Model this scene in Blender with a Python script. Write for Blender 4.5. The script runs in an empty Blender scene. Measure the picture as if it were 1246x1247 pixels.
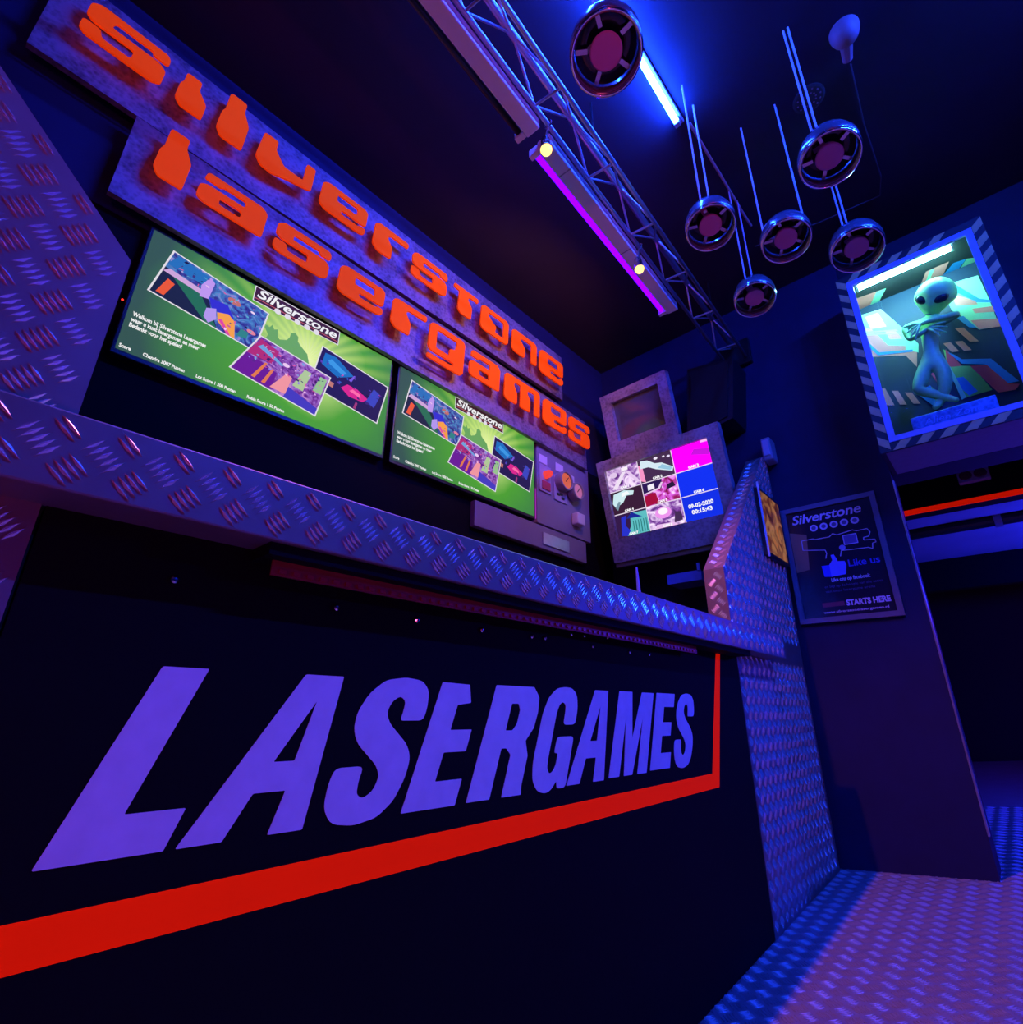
import bpy, bmesh, math, random
from mathutils import Vector, Matrix
random.seed(7)
S = bpy.context.scene
C = S.collection

# ------------------------------------------------------------------ camera
# world: +x runs along the counter away from the viewer, +y towards the counter, z=0 at eye level
W, H = 1246, 1247
FOC = 639.955
XA = Vector((0.67902983, -0.26573057, -0.68432869))
YA = Vector((-0.7340505, -0.23383671, -0.63756588))
ZA = Vector((0.00939958, 0.93525807, -0.35384176))
R3 = Matrix((XA, YA, ZA))
cd = bpy.data.cameras.new('camera'); cam = bpy.data.objects.new('camera', cd); C.objects.link(cam)
cam.matrix_world = R3.to_4x4()
cd.sensor_fit = 'HORIZONTAL'; cd.sensor_width = 36.0; cd.lens = FOC / W * 36.0
cd.clip_start = 0.02; cd.clip_end = 60
S.camera = cam

def ray(px, py):
    return R3 @ Vector((px - W / 2, -(py - H / 2), -FOC))
def at(px, py, x=None, y=None, z=None):
    """point of a real plane (x=, y= or z=) seen at a photograph pixel"""
    d = ray(px, py)
    t = x / d.x if x is not None else (y / d.y if y is not None else z / d.z)
    return d * t

# ------------------------------------------------------------------ world, exposure
w = bpy.data.worlds.new('world'); S.world = w; w.use_nodes = True
w.node_tree.nodes['Background'].inputs[0].default_value = (0.02, 0.015, 0.12, 1)
w.node_tree.nodes['Background'].inputs[1].default_value = 0.02
S.view_settings.view_transform = 'Standard'; S.view_settings.look = 'None'
S.view_settings.exposure = 0.0; S.view_settings.gamma = 1.0; S.view_settings.use_curve_mapping = False

def light(name, kind, loc, energy, col, aim=None, **k):
    l = bpy.data.lights.new(name, kind); l.energy = energy; l.color = col
    for a, b in k.items(): setattr(l, a, b)
    o = bpy.data.objects.new(name, l); C.objects.link(o); o.location = loc
    if aim is not None:
        o.rotation_euler = (Vector(aim) - Vector(loc)).to_track_quat('-Z', 'Y').to_euler()
    return o
BLUE = (0.035, 0.03, 1.0); MAG = (1.0, 0.12, 0.42); WARM = (1.0, 0.22, 0.16)
# blue black-light ceiling tubes: one in view, two unseen ones added for blue light
TUBES = [((0.55, 0.60, 2.755), (1.829, 0.612, 2.755)), ((1.0, -1.15, 2.755), (2.2, -1.15, 2.755)), ((-1.3, -0.4, 2.755), (-0.1, -0.4, 2.755))]
# unseen spots added behind the viewer for red and magenta light
light('added_red_spot', 'SPOT', (-1.2, -1.5, 0.5), 75, (1.0, 0.07, 0.20), aim=(1.1, 1.7, 2.3), spot_size=1.0, spot_blend=0.9, shadow_soft_size=0.06)
light('added_red_spot', 'SPOT', (-1.2, -0.6, -0.35), 20, (1.0, 0.03, 0.10), aim=(0.2, 0.9, 0.1), spot_size=0.9, spot_blend=0.9, shadow_soft_size=0.08)

# ------------------------------------------------------------------ materials
MT = {}
def nodes(m):
    m.use_nodes = True; nt = m.node_tree; return nt, nt.nodes, nt.links, nt.nodes['Principled BSDF']
def mat(name, col, rough=0.5, metal=0.0, var=0.15, scale=30.0, bump=0.0, emit=None, es=0.0, spec=0.5, trans=0.0, coat=0.0):
    if name in MT: return MT[name]
    m = bpy.data.materials.new(name); nt, N, L, b = nodes(m)
    tc = N.new('ShaderNodeTexCoord'); no = N.new('ShaderNodeTexNoise'); no.inputs['Scale'].default_value = scale; no.inputs['Detail'].default_value = 6
    L.new(tc.outputs['Object'], no.inputs['Vector'])
    mx = N.new('ShaderNodeMixRGB'); mx.inputs[1].default_value = (*[c * (1 - var) for c in col], 1); mx.inputs[2].default_value = (*[min(1, c * (1 + var)) for c in col], 1)
    L.new(no.outputs['Fac'], mx.inputs[0]); L.new(mx.outputs[0], b.inputs['Base Color'])
    b.inputs['Roughness'].default_value = rough; b.inputs['Metallic'].default_value = metal
    b.inputs['Specular IOR Level'].default_value = spec; b.inputs['Transmission Weight'].default_value = trans
    b.inputs['Coat Weight'].default_value = coat
    if bump:
        bp = N.new('ShaderNodeBump'); bp.inputs['Strength'].default_value = bump; bp.inputs['Distance'].default_value = 0.004
        L.new(no.outputs['Fac'], bp.inputs['Height']); L.new(bp.outputs[0], b.inputs['Normal'])
    if emit:
        b.inputs['Emission Color'].default_value = (*emit, 1); b.inputs['Emission Strength'].default_value = es
    MT[name] = m; return m
def glow(name, col, s=1.0):
    """self-lit surface: lamps, tubes, screens"""
    return mat(name, (0.008, 0.008, 0.008), 0.5, emit=col, es=s, spec=0.05)
def srgb(r, g, b):
    f = lambda c: (c / 255 / 12.92) if c / 255 <= 0.04045 else ((c / 255 + 0.055) / 1.055) ** 2.4
    return (f(r), f(g), f(b))
def scr(r, g, b, k=1.0):
    return glow('screen_%d_%d_%d_%d' % (r, g, b, int(k * 100)), srgb(r, g, b), k)
def paint(r, g, b, rough=0.6):
    return mat('print_%d_%d_%d' % (r, g, b), srgb(r, g, b), rough, var=0.06, scale=60)

M_black = mat('black_board', (0.003, 0.003, 0.0035), 0.8, spec=0.15, bump=0.15, scale=120)
M_wall = mat('navy_plaster', (0.006, 0.007, 0.048), 0.85, var=0.35, scale=6, bump=0.2)
M_ceil = mat('black_ceiling', (0.014, 0.012, 0.030), 0.8, var=0.3, scale=5)
M_alu = mat('aluminium_plate', (0.27, 0.22, 0.21), 0.45, 0.5, var=0.18, scale=14, bump=0.05)
M_alu2 = mat('tread_bar_metal', (0.88, 0.86, 0.88), 0.26, 0.75, var=0.08)
M_floor = mat('floor_plate', (0.34, 0.34, 0.37), 0.5, 0.55, var=0.25, scale=7, bump=0.05)
M_floorb = mat('floor_tread_metal', (0.40, 0.40, 0.43), 0.55, 0.45, var=0.2)
M_chrome = mat('chrome', (0.75, 0.75, 0.78), 0.12, 1.0, var=0.05)
M_steel = mat('truss_aluminium', (0.6, 0.6, 0.63), 0.3, 0.85, var=0.1)
M_dark = mat('dark_plastic', (0.008, 0.008, 0.009), 0.4)
M_white = mat('white_enamel', (0.75, 0.72, 0.72), 0.45, var=0.06)
M_grey = mat('grey_plastic', (0.30, 0.29, 0.33), 0.5)
# day-glo fluorescent paint: gives off orange or red light under the hall's black-light tubes
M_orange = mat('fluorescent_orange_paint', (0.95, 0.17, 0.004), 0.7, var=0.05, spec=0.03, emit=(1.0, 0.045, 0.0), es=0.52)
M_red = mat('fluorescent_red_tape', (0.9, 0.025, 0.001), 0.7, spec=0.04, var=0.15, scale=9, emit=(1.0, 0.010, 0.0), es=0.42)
M_lett = mat('white_vinyl_letter', (0.82, 0.8, 0.86), 0.6, var=0.12, scale=25)
def speckled(name, c1, c2, rough, metal):
    m = bpy.data.materials.new(name); nt, N, L, b = nodes(m)
    tc = N.new('ShaderNodeTexCoord'); n1 = N.new('ShaderNodeTexNoise'); n1.inputs['Scale'].default_value = 9; n1.inputs['Detail'].default_value = 10; n1.inputs['Roughness'].default_value = 0.75
    v = N.new('ShaderNodeTexVoronoi'); v.inputs['Scale'].default_value = 55
    L.new(tc.outputs['Object'], n1.inputs['Vector']); L.new(tc.outputs['Object'], v.inputs['Vector'])
    ad = N.new('ShaderNodeMath'); ad.operation = 'MULTIPLY_ADD'; ad.inputs[1].default_value = 0.25
    L.new(v.outputs['Distance'], ad.inputs[0]); L.new(n1.outputs['Fac'], ad.inputs[2])
    cr = N.new('ShaderNodeValToRGB'); cr.color_ramp.elements[0].position = 0.42; cr.color_ramp.elements[1].position = 0.72
    cr.color_ramp.elements[0].color = (*c1, 1); cr.color_ramp.elements[1].color = (*c2, 1)
    L.new(ad.outputs[0], cr.inputs[0]); L.new(cr.outputs[0], b.inputs['Base Color'])
    bp = N.new('ShaderNodeBump'); bp.inputs['Strength'].default_value = 0.3; bp.inputs['Distance'].default_value = 0.003
    L.new(ad.outputs[0], bp.inputs['Height']); L.new(bp.outputs[0], b.inputs['Normal'])
    b.inputs['Roughness'].default_value = rough; b.inputs['Metallic'].default_value = metal
    return m
M_board = speckled('speckled_metal_paint', (0.07, 0.06, 0.08), (0.28, 0.25, 0.29), 0.55, 0.25)
M_housing = speckled('hammered_grey_paint', (0.16, 0.15, 0.17), (0.42, 0.40, 0.44), 0.5, 0.2)

# ------------------------------------------------------------------ mesh helpers
def thing(name, label, cat, loc=(0, 0, 0), group=None, rot=None):
    o = bpy.data.objects.new(name, None); C.objects.link(o); o.empty_display_size = 0.05
    o.location = loc
    if rot is not None: o.rotation_euler = rot
    o['label'] = label; o['category'] = cat
    if group: o['group'] = group
    return o
def tag(o, label, cat, group=None):
    o['label'] = label; o['category'] = cat
    if group: o['group'] = group
    return o
def wm(o):
    return wm(o.parent) @ o.matrix_parent_inverse @ o.matrix_basis if o.parent else o.matrix_basis.copy()
def link(o, parent=None, local=False):
    C.objects.link(o)
    if parent is not None:
        o.parent = parent
        if not local: o.matrix_parent_inverse = wm(parent).inverted()
    return o
def obj(name, bm, m, parent=None, local=False, smooth=False, kind=None):
    me = bpy.data.meshes.new(name)
    bmesh.ops.recalc_face_normals(bm, faces=bm.faces)
    bm.to_mesh(me); bm.free()
    for mm in (m if isinstance(m, (list, tuple)) else [m]): me.materials.append(mm)
    if smooth:
        for p in me.polygons: p.use_smooth = True
    o = link(bpy.data.objects.new(name, me), parent, local)
    if kind: o['kind'] = kind
    return o
def inst(name, me, parent, mw=None, local=False):
    o = bpy.data.objects.new(name, me)
    if mw is not None: o.matrix_basis = mw
    return link(o, parent, local)
def struct(name, bm, m, parent=None):
    return obj(name, bm, m, parent, kind=None if parent else 'structure')
def B(): return bmesh.new()
def box(bm, x0, x1, y0, y1, z0, z1, bev=0.0):
    vs = [bm.verts.new((x, y, z)) for x in (x0, x1) for y in (y0, y1) for z in (z0, z1)]
    fs = []
    for f in ((0, 1, 3, 2), (4, 6, 7, 5), (0, 4, 5, 1), (2, 3, 7, 6), (0, 2, 6, 4), (1, 5, 7, 3)):
        fs.append(bm.faces.new([vs[i] for i in f]))
    if bev:
        es = set(e for f in fs for e in f.edges)
        bmesh.ops.bevel(bm, geom=list(es), offset=bev, segments=2, affect='EDGES', profile=0.5)
    return bm
def rotbm(bm, m):
    bmesh.ops.transform(bm, matrix=m, verts=bm.verts); return bm
def frame_basis(d):
    d = Vector(d).normalized(); u = d.orthogonal().normalized(); return d, u, d.cross(u)
def tube(bm, p0, p1, r0, r1=None, n=10, cap=True):
    p0, p1 = Vector(p0), Vector(p1); r1 = r0 if r1 is None else r1
    d, u, v = frame_basis(p1 - p0)
    a = []; b = []
    for i in range(n):
        t = 2 * math.pi * i / n; k = u * math.cos(t) + v * math.sin(t)
        a.append(bm.verts.new(p0 + k * r0)); b.append(bm.verts.new(p1 + k * r1))
    for i in range(n):
        j = (i + 1) % n; bm.faces.new((a[i], a[j], b[j], b[i]))
    if cap: bm.faces.new(a[::-1]); bm.faces.new(b)
    return bm
def path(bm, pts, r, n=8):
    for a, b in zip(pts, pts[1:]): tube(bm, a, b, r, n=n)
    return bm
def lathe(bm, prof, n=28, axis='z', closed=False):
    """prof: list of (radius, height)"""
    rings = []
    for r, h in prof:
        if r < 1e-6:
            rings.append([bm.verts.new((0, 0, h))])
        else:
            rings.append([bm.verts.new((r * math.cos(2 * math.pi * i / n), r * math.sin(2 * math.pi * i / n), h)) for i in range(n)])
    pr = list(zip(rings, rings[1:])) + ([(rings[-1], rings[0])] if closed else [])
    for a, b in pr:
        for i in range(n):
            j = (i + 1) % n
            q = [a[i % len(a)], a[j % len(a)], b[j % len(b)], b[i % len(b)]]
            q2 = []
            for v in q:
                if v not in q2: q2.append(v)
            if len(q2) > 2: bm.faces.new(q2)
    return bm
def ball(bm, c, r, n=16, sc=(1, 1, 1)):
    m = Matrix.Translation(c) @ Matrix.Diagonal((r * sc[0], r * sc[1], r * sc[2], 1))
    bmesh.ops.create_uvsphere(bm, u_segments=n, v_segments=max(6, n * 2 // 3), radius=1.0, matrix=m); return bm
def prism(bm, poly, fn, d0, d1):
    """polygon of (u,v) extruded between depth d0 and d1; fn(u,v,d) -> point"""
    a = [bm.verts.new(fn(u, v, d0)) for u, v in poly]; b = [bm.verts.new(fn(u, v, d1)) for u, v in poly]
    bm.faces.new(a); bm.faces.new(b[::-1])
    for i in range(len(poly)):
        j = (i + 1) % len(poly); bm.faces.new((a[i], b[i], b[j], a[j]))
    return bm
def plane_m(origin, right, up):
    r = Vector(right).normalized(); u = Vector(up).normalized(); n = r.cross(u)
    m = Matrix((r, u, n)).transposed().to_4x4(); m.translation = Vector(origin); return m
def PY(x, y, z): return plane_m((x, y, z), (1, 0, 0), (0, 0, 1))      # faces the hall, -y
def PX(x, y, z): return plane_m((x, y, z), (0, -1, 0), (0, 0, 1))     # faces the viewer, -x
def roundp(poly, r, n=3):
    out = []
    k = len(poly)
    for i in range(k):
        p = Vector(poly[i]); a = Vector(poly[i - 1]) - p; b = Vector(poly[(i + 1) % k]) - p
        q = min(r, a.length * 0.45, b.length * 0.45)
        if q < 1e-5: out.append(tuple(p)); continue
        A = p + a.normalized() * q; D = p + b.normalized() * q
        for s in range(n + 1):
            t = s / n; out.append(tuple(A * (1 - t) ** 2 + p * 2 * t * (1 - t) + D * t ** 2))
    return out
def curve_mesh(name, loops, depth, m, bevel=0.0):
    """filled outline (first loop outer, others holes) of the given thickness, in local XY, front at +z"""
    cu = bpy.data.curves.new(name, 'CURVE'); cu.dimensions = '2D'; cu.fill_mode = 'BOTH'; cu.extrude = depth / 2; cu.bevel_depth = bevel; cu.bevel_resolution = 1
    for lp in loops:
        sp = cu.splines.new('POLY'); sp.points.add(len(lp) - 1)
        for p, q in zip(sp.points, lp): p.co = (q[0], q[1], 0, 1)
        sp.use_cyclic_u = True
    o = bpy.data.objects.new(name, cu); me = bpy.data.meshes.new_from_object(o); bpy.data.objects.remove(o); bpy.data.curves.remove(cu)
    me.name = name; me.materials.clear(); me.materials.append(m); return me
def text_mesh(name, body, size, m, shear=0.0, bold=0.0, depth=0.0004, align='LEFT', width=None):
    cu = bpy.data.curves.new(name, 'FONT'); cu.body = body; cu.size = size; cu.shear = shear; cu.offset = bold; cu.extrude = depth; cu.align_x = align; cu.resolution_u = 3
    o = bpy.data.objects.new(name, cu); me = bpy.data.meshes.new_from_object(o); bpy.data.objects.remove(o); bpy.data.curves.remove(cu)
    me.name = name; me.materials.clear(); me.materials.append(m)
    if width and len(me.vertices):
        xs = [v.co.x for v in me.vertices]; k = width / (max(xs) - min(xs)); x0 = min(xs)
        for v in me.vertices: v.co.x = (v.co.x - x0) * k
    return me
def prints(name, M, layers, parent, step=0.0004, base=0.0004):
    """flat print: list of (polygon, material) laid in thin sheets over plane matrix M, one mesh"""
    bm = B(); mats = []
    for i, (poly, m) in enumerate(layers):
        if m not in mats: mats.append(m)
        f = bm.faces.new([bm.verts.new(M @ Vector((u, v, base + step * i))) for u, v in poly]); f.material_index = mats.index(m)
    me = bpy.data.meshes.new(name); bm.to_mesh(me); bm.free()
    for m in mats: me.materials.append(m)
    return link(bpy.data.objects.new(name, me), parent)
def rect(x0, x1, y0, y1): return [(x0, y0), (x1, y0), (x1, y1), (x0, y1)]
def disc(cx, cy, r, n=16): return [(cx + r * math.cos(2 * math.pi * i / n), cy + r * math.sin(2 * math.pi * i / n)) for i in range(n)]

def treads(name, inside, fn, u0, u1, v0, v1, m, parent, p=0.066, hgt=0.0028, k=1.0):
    """raised five-bar tread pattern: fn(u, v, h) -> point; inside(u, v) -> bool"""
    V = []; F = []
    def bar(cu, cv, du, dv):
        L = math.hypot(du, dv); nu, nv = -dv / L, du / L; wd = 0.0030 * k
        e0 = (cu - du / 2, cv - dv / 2); e1 = (cu + du / 2, cv + dv / 2)
        if not (inside(*e0) and inside(*e1)): return
        b = len(V)
        for (a, c, h) in ((e0[0], e0[1], 0), (cu + nu * wd, cv + nv * wd, 0), (e1[0], e1[1], 0), (cu - nu * wd, cv - nv * wd, 0),
                          (cu - du * .36, cv - dv * .36, hgt), (cu + du * .36, cv + dv * .36, hgt)):
            V.append(fn(a, c, h))
        F.extend([(b, b + 3, b + 4), (b + 3, b + 5, b + 4), (b + 3, b + 2, b + 5), (b + 2, b + 1, b + 5), (b + 1, b + 4, b + 5), (b + 1, b, b + 4)])
    nu_ = int((u1 - u0) / p) + 2; nv_ = int((v1 - v0) / p) + 2
    for i in range(-1, nu_):
        for j in range(-1, nv_):
            for s in range(-2, 3):
                q = s * 0.0088 * p / 0.066; a_, b_ = 0.0262 * p / 0.066, 0.0245 * p / 0.066
                bar(u0 + i * p + q * .68, v0 + j * p + q * .73, a_, -b_)
                bar(u0 + (i + .5) * p - q * .73, v0 + (j + .5) * p + q * .68, b_, a_)
    me = bpy.data.meshes.new(name); me.from_pydata([tuple(v) for v in V], [], F); me.materials.append(m)
    o = link(bpy.data.objects.new(name, me), parent); o['kind'] = 'stuff'
    return o

# ------------------------------------------------------------------ the setting
def zf(x, y): return -0.816 + 0.05 * x - 0.09 * y           # the gently ramped floor
XE, YB, ZC = 3.40, 2.10, 2.80
bm = B()
x0, x1, y0, y1 = -1.6, 8.2, -2.3, 2.1
vs = [bm.verts.new((x, y, zf(x, y) - d)) for d in (0, 0.06) for x, y in ((x0, y0), (x1, y0), (x1, y1), (x0, y1))]
for f in ((0, 1, 2, 3), (7, 6, 5, 4), (0, 4, 5, 1), (1, 5, 6, 2), (2, 6, 7, 3), (3, 7, 4, 0)): bm.faces.new([vs[i] for i in f])
floor = struct('floor', bm, M_floor)
treads('tread_pattern', lambda u, v: True, lambda u, v, h: (u, v, zf(u, v) + h), 0.9, 5.2, -1.3, 0.84, M_floorb, floor, p=0.072, hgt=0.0026)
struct('ceiling', box(B(), -1.6, 8.2, -2.3, 2.16, ZC, ZC + 0.08), M_ceil)
struct('wall_left', box(B(), -1.6, XE + 0.2, YB, YB + 0.08, -1.3, ZC), M_wall)
struct('trim_1', box(B(), -1.5, XE - 0.002, YB - 0.004, YB - 0.0005, -1.0, 1.74), M_black)
bm = box(B(), XE, XE + 0.2, 0.27, YB, -0.95, ZC)
for v in bm.verts:
    if v.co.z < 0: v.co.z = zf(v.co.x, v.co.y) - 0.02
wf = struct('wall_far', bm, M_wall)
obj('corner_trim', box(B(), XE - 0.004, XE + 0.03, 0.262, 0.27, -0.5, 1.22, 0.001), M_steel, wf)
# the part of the far wall over the passage, behind the display case
struct('wall_header', box(B(), XE + 0.06, XE + 0.26, -2.3, 0.27, 1.27, ZC), M_ceil)
struct('wall_right', box(B(), -1.6, XE + 0.26, -2.38, -2.3, -0.9, ZC), M_wall)
struct('wall_near', box(B(), -1.68, -1.6, -2.3, 2.1, -1.2, ZC), M_wall)
# the passage beyond
M_pass = mat('passage_paint', (0.05, 0.045, 0.06), 0.6, var=0.3, scale=4)
struct('wall_passage_left', box(B(), XE + 0.2, 8.1, 0.62, 0.70, -0.8, 1.6), M_pass)
struct('wall_passage_right', box(B(), XE + 0.26, 8.1, -1.5, -1.42, -0.6, 1.6), M_pass)
struct('wall_passage_end', box(B(), 8.0, 8.1, -1.42, 0.62, -0.6, 1.6), mat('black_curtain', (0.01, 0.01, 0.012), 0.9))
M_bluepanel = mat('pale_ceiling_panel', (0.42, 0.42, 0.5), 0.7, var=0.2, scale=3)

# ------------------------------------------------------------------ reception counter
D, DL = 0.88, 0.80
cn = thing('reception_counter', 'black counter clad in tread plate with LASERGAMES lettering and red border', 'counter', (1.4, D, zf(1.4, D)))
XL, XR = 0.055, 2.37       # free edges of the two plate-clad end walls
fp_poly = [(XL, zf(XL, D)), (XR + 0.01, zf(XR, D)), (XR + 0.01, 0.27), (XL, 0.27)]
FY = lambda u, v, d: (u, d, v)
front = obj('front_panel', prism(B(), fp_poly, FY, D + 0.002, D + 0.04), M_black, cn)
# ledge: front fascia, underside board, work top
led = obj('ledge', box(B(), -0.6, 2.79, DL, D + 0.07, 0.245, 0.348, 0.003), M_alu, cn)
treads('tread_pattern', lambda u, v: 0.249 < v < 0.345 and -0.6 < u < 2.788, lambda u, v, h: (u, DL - h, v), -0.601, 2.79, 0.203, 0.345, M_alu2, led, p=0.0705 * 0.93)
obj('work_top', box(B(), XL, 2.36, D + 0.07, 1.30, 0.30, 0.335, 0.003), M_dark, cn)
obj('ledge_underboard', box(B(), 0.32, 2.36, DL + 0.012, D + 0.001, 0.225, 0.2449), M_black, cn)
# perforated angle under the ledge
bm = box(B(), 0.34, 1.9, DL + 0.042, DL + 0.046, 0.200, 0.225)
rail = obj('cable_rail', bm, mat('red_primer_metal', (0.35, 0.05, 0.04), 0.5, 0.3), cn)
bm = B()
for i in range(64): box(bm, 0.352 + i * 0.024, 0.364 + i * 0.024, DL + 0.039, DL + 0.0419, 0.204, 0.211)
obj('rail_hook', bm, mat('red_hook_metal', (0.5, 0.06, 0.06), 0.4, 0.4), rail, kind='stuff')
# bolts through the top of the front panel
bolt = lathe(B(), [(0, 0.006), (0.003, 0.0055), (0.0055, 0.003), (0.006, 0)], 12)
me_b = bpy.data.meshes.new('bolt'); bolt.to_mesh(me_b); bolt.free(); me_b.materials.append(M_chrome)
for px, py in ((213, 706), (410, 740), (508, 755), (587, 767), (648, 775), (664, 777), (722, 787), (767, 794), (791, 797), (696, 772), (712, 774), (740, 776)):
    p = at(px, py, y=D)
    inst('bolt', me_b, front, PY(p.x, D + 0.002, p.z))
# end walls of tread plate, cut on a slope above the ledge
def end_wall(sgn):
    if sgn > 0:
        up = [(XR, 0.348), (3.36, 0.348), (3.36, 1.515), (3.26, 1.515), (XR, 0.625)]
        lo = [(XR + 0.012, zf(XR, D)), (3.36, zf(3.36, D)), (3.36, 0.348), (2.79, 0.348), (2.79, 0.245), (XR + 0.012, 0.245)]
        lab = 'right'
    else:
        up = [(XL, 0.348), (XL, 0.66), (-0.80, 1.515), (-0.90, 1.515), (-0.90, 0.348)]
        lo = [(XL - 0.005, zf(XL, D)), (XL - 0.005, 0.245), (-0.6, 0.245), (-0.6, 0.348), (-0.90, 0.348), (-0.90, zf(-0.9, D))]
        lab = 'left'
    return up, lo
def inpoly(poly):
    def f(x, y):
        c = False
        for (ax, ay), (bx, by) in zip(poly, poly[1:] + poly[:1]):
            if (ay > y) != (by > y) and x < (bx - ax) * (y - ay) / (by - ay) + ax: c = not c
        return c
    return f
def shrink(poly, k):
    cx = sum(p[0] for p in poly) / len(poly); cy = sum(p[1] for p in poly) / len(poly)
    return [(x + (cx - x) * k, y + (cy - y) * k) for x, y in poly]
WT = 0.095
for sg in (1, -1):
    up, lo = end_wall(sg)
    wu = obj('upper_end_panel', prism(B(), up, FY, D, D + WT), M_alu, cn)
    treads('tread_pattern', inpoly(shrink(up, 0.006)), lambda u, v, h: (u, D - h, v), min(p[0] for p in up), max(p[0] for p in up), 0.344, 1.52, M_alu2, wu, p=0.0635)
    if sg > 0:
        # treads on the capping strip of the slope and the end
        a = Vector((XR, 0.625)); b = Vector((3.26, 1.515)); t = (b - a).normalized(); n = Vector((-t.y, t.x))
        treads('cap_tread_pattern', lambda u, v: 0.004 < u < (b - a).length - 0.004 and D + 0.004 < v < D + WT - 0.004,
               lambda u, v, h: (a.x + t.x * u + n.x * h, v, a.y + t.y * u + n.y * h), 0, (b - a).length, D, D + WT, M_alu2, wu, p=0.06, hgt=0.0012)
        treads('end_tread_pattern', lambda u, v: D + 0.004 < u < D + WT - 0.004 and 0.35 < v < 0.62,
               lambda u, v, h: (XR - h, u, v), D - .03, D + WT, 0.35, 0.62, M_alu2, wu, p=0.06, hgt=0.0012)
    wl = obj('lower_end_panel', prism(B(), lo, FY, D, D + WT), M_alu, cn)
    li = inpoly(shrink(lo, 0.006))
    treads('tread_pattern', lambda u, v: li(u, v) and v < 0.243 and v > zf(u, D) + .01, lambda u, v, h: (u, D - h, v), min(p[0] for p in lo), max(p[0] for p in lo), -0.9, 0.245, M_alu2, wl, p=0.0635)
# painted border
SH = 0.32
rx_o, rx_i, zo, zi = 2.050, 1.995, -0.2755, -0.226
zt = 0.2
bq = lambda u, v: (u + SH * (v - zo), v)
vb_ = [at(a_, b_, y=D + 0.002) for a_, b_ in ((867.5, 942), (876.3, 958.5), (876.7, 796), (871.5, 796))]
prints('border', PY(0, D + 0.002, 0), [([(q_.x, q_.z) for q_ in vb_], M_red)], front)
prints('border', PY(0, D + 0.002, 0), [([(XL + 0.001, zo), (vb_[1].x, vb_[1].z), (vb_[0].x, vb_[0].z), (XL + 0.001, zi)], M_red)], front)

GL = {
 'L': [[(0,0),(1,0),(1,.21),(.46,.21),(.46,1),(0,1)]],
 'A': [[(0,0),(.33,0),(.40,.25),(.68,.25),(.69,0),(1,0),(.77,1),(.37,1)], [(.45,.43),(.64,.43),(.60,.82)]],
 'S': [[(.99,.68),(.99,.78),(.93,.92),(.78,1),(.5,1.02),(.22,.99),(.06,.88),(.0,.74),(.04,.62),(.16,.52),(.52,.36),(.62,.28),(.6,.18),(.5,.14),(.4,.17),(.36,.26),(.36,.36),(0,.36),(0,.24),(.06,.1),(.22,0),(.5,-.03),(.78,0),(.94,.1),(1,.26),(.98,.4),(.86,.5),(.5,.66),(.4,.74),(.42,.83),(.52,.87),(.62,.83),(.64,.74),(.64,.68)]],
 'F': [[(0,0),(1,0),(1,.2),(.46,.2),(.46,.42),(.92,.42),(.92,.6),(.46,.6),(.46,.81),(.74,.83),(.60,.99),(.0,1)]],
 'E': [[(0,0),(1,0),(1,.2),(.46,.2),(.46,.42),(.92,.42),(.92,.6),(.46,.6),(.46,.81),(1,.81),(1,1),(0,1)]],
 'R': [[(0,0),(.4,0),(.4,.42),(.5,.42),(.61,.36),(.62,0),(1,0),(.97,.08),(.97,.34),(.86,.48),(.98,.6),(1,.75),(.96,.9),(.8,1),(0,1)], [(.4,.58),(.54,.58),(.6,.64),(.6,.77),(.54,.83),(.4,.83)]],
 'G': [[(.98,.62),(.98,.78),(.9,.93),(.72,1.01),(.5,1.02),(.26,1),(.08,.9),(0,.74),(0,.26),(.08,.1),(.26,0),(.48,-.03),(.62,.0),(.72,.08),(.76,0),(1,0),(1,.5),(.52,.5),(.52,.34),(.62,.34),(.62,.22),(.56,.16),(.48,.15),(.4,.2),(.38,.28),(.38,.74),(.42,.83),(.5,.86),(.6,.83),(.63,.74),(.63,.62)]],
 'M': [[(0,0),(.26,0),(.26,.68),(.38,0),(.6,0),(.74,.68),(.74,0),(1,0),(1,1),(.64,1),(.5,.42),(.36,1),(0,1)]],
}
def place_glyph(loops, x0, x1, z0, z1, shear, rad):
    out = []
    for lp in loops:
        q = [(x0 + u * (x1 - x0) + shear * v * (z1 - z0), z0 + v * (z1 - z0)) for u, v in lp]
        out.append(roundp(q, rad))
    return out
LZ0, LZ1 = -0.177, 0.054
for ch, a, b, dz in (('L', .147, .280, 0), ('A', .294, .472, 0), ('S', .487, .642, .001), ('F', .659, .789, .001), ('R', .819, .985, .002), ('G', 1.005, 1.148, .003), ('A', 1.153, 1.318, .006), ('M', 1.341, 1.545, .009), ('E', 1.567, 1.692, .013), ('S', 1.712, 1.848, .013)):
    g = place_glyph(GL[ch], a, b, LZ0 + dz, LZ1 + dz * .4, 0.36, 0.012 if ch in 'SG' else 0.0025)
    me = curve_mesh('letter', g, 0.0012, M_lett)
    inst('letter', me, front, PY(0, D + 0.0012, 0))

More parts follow.
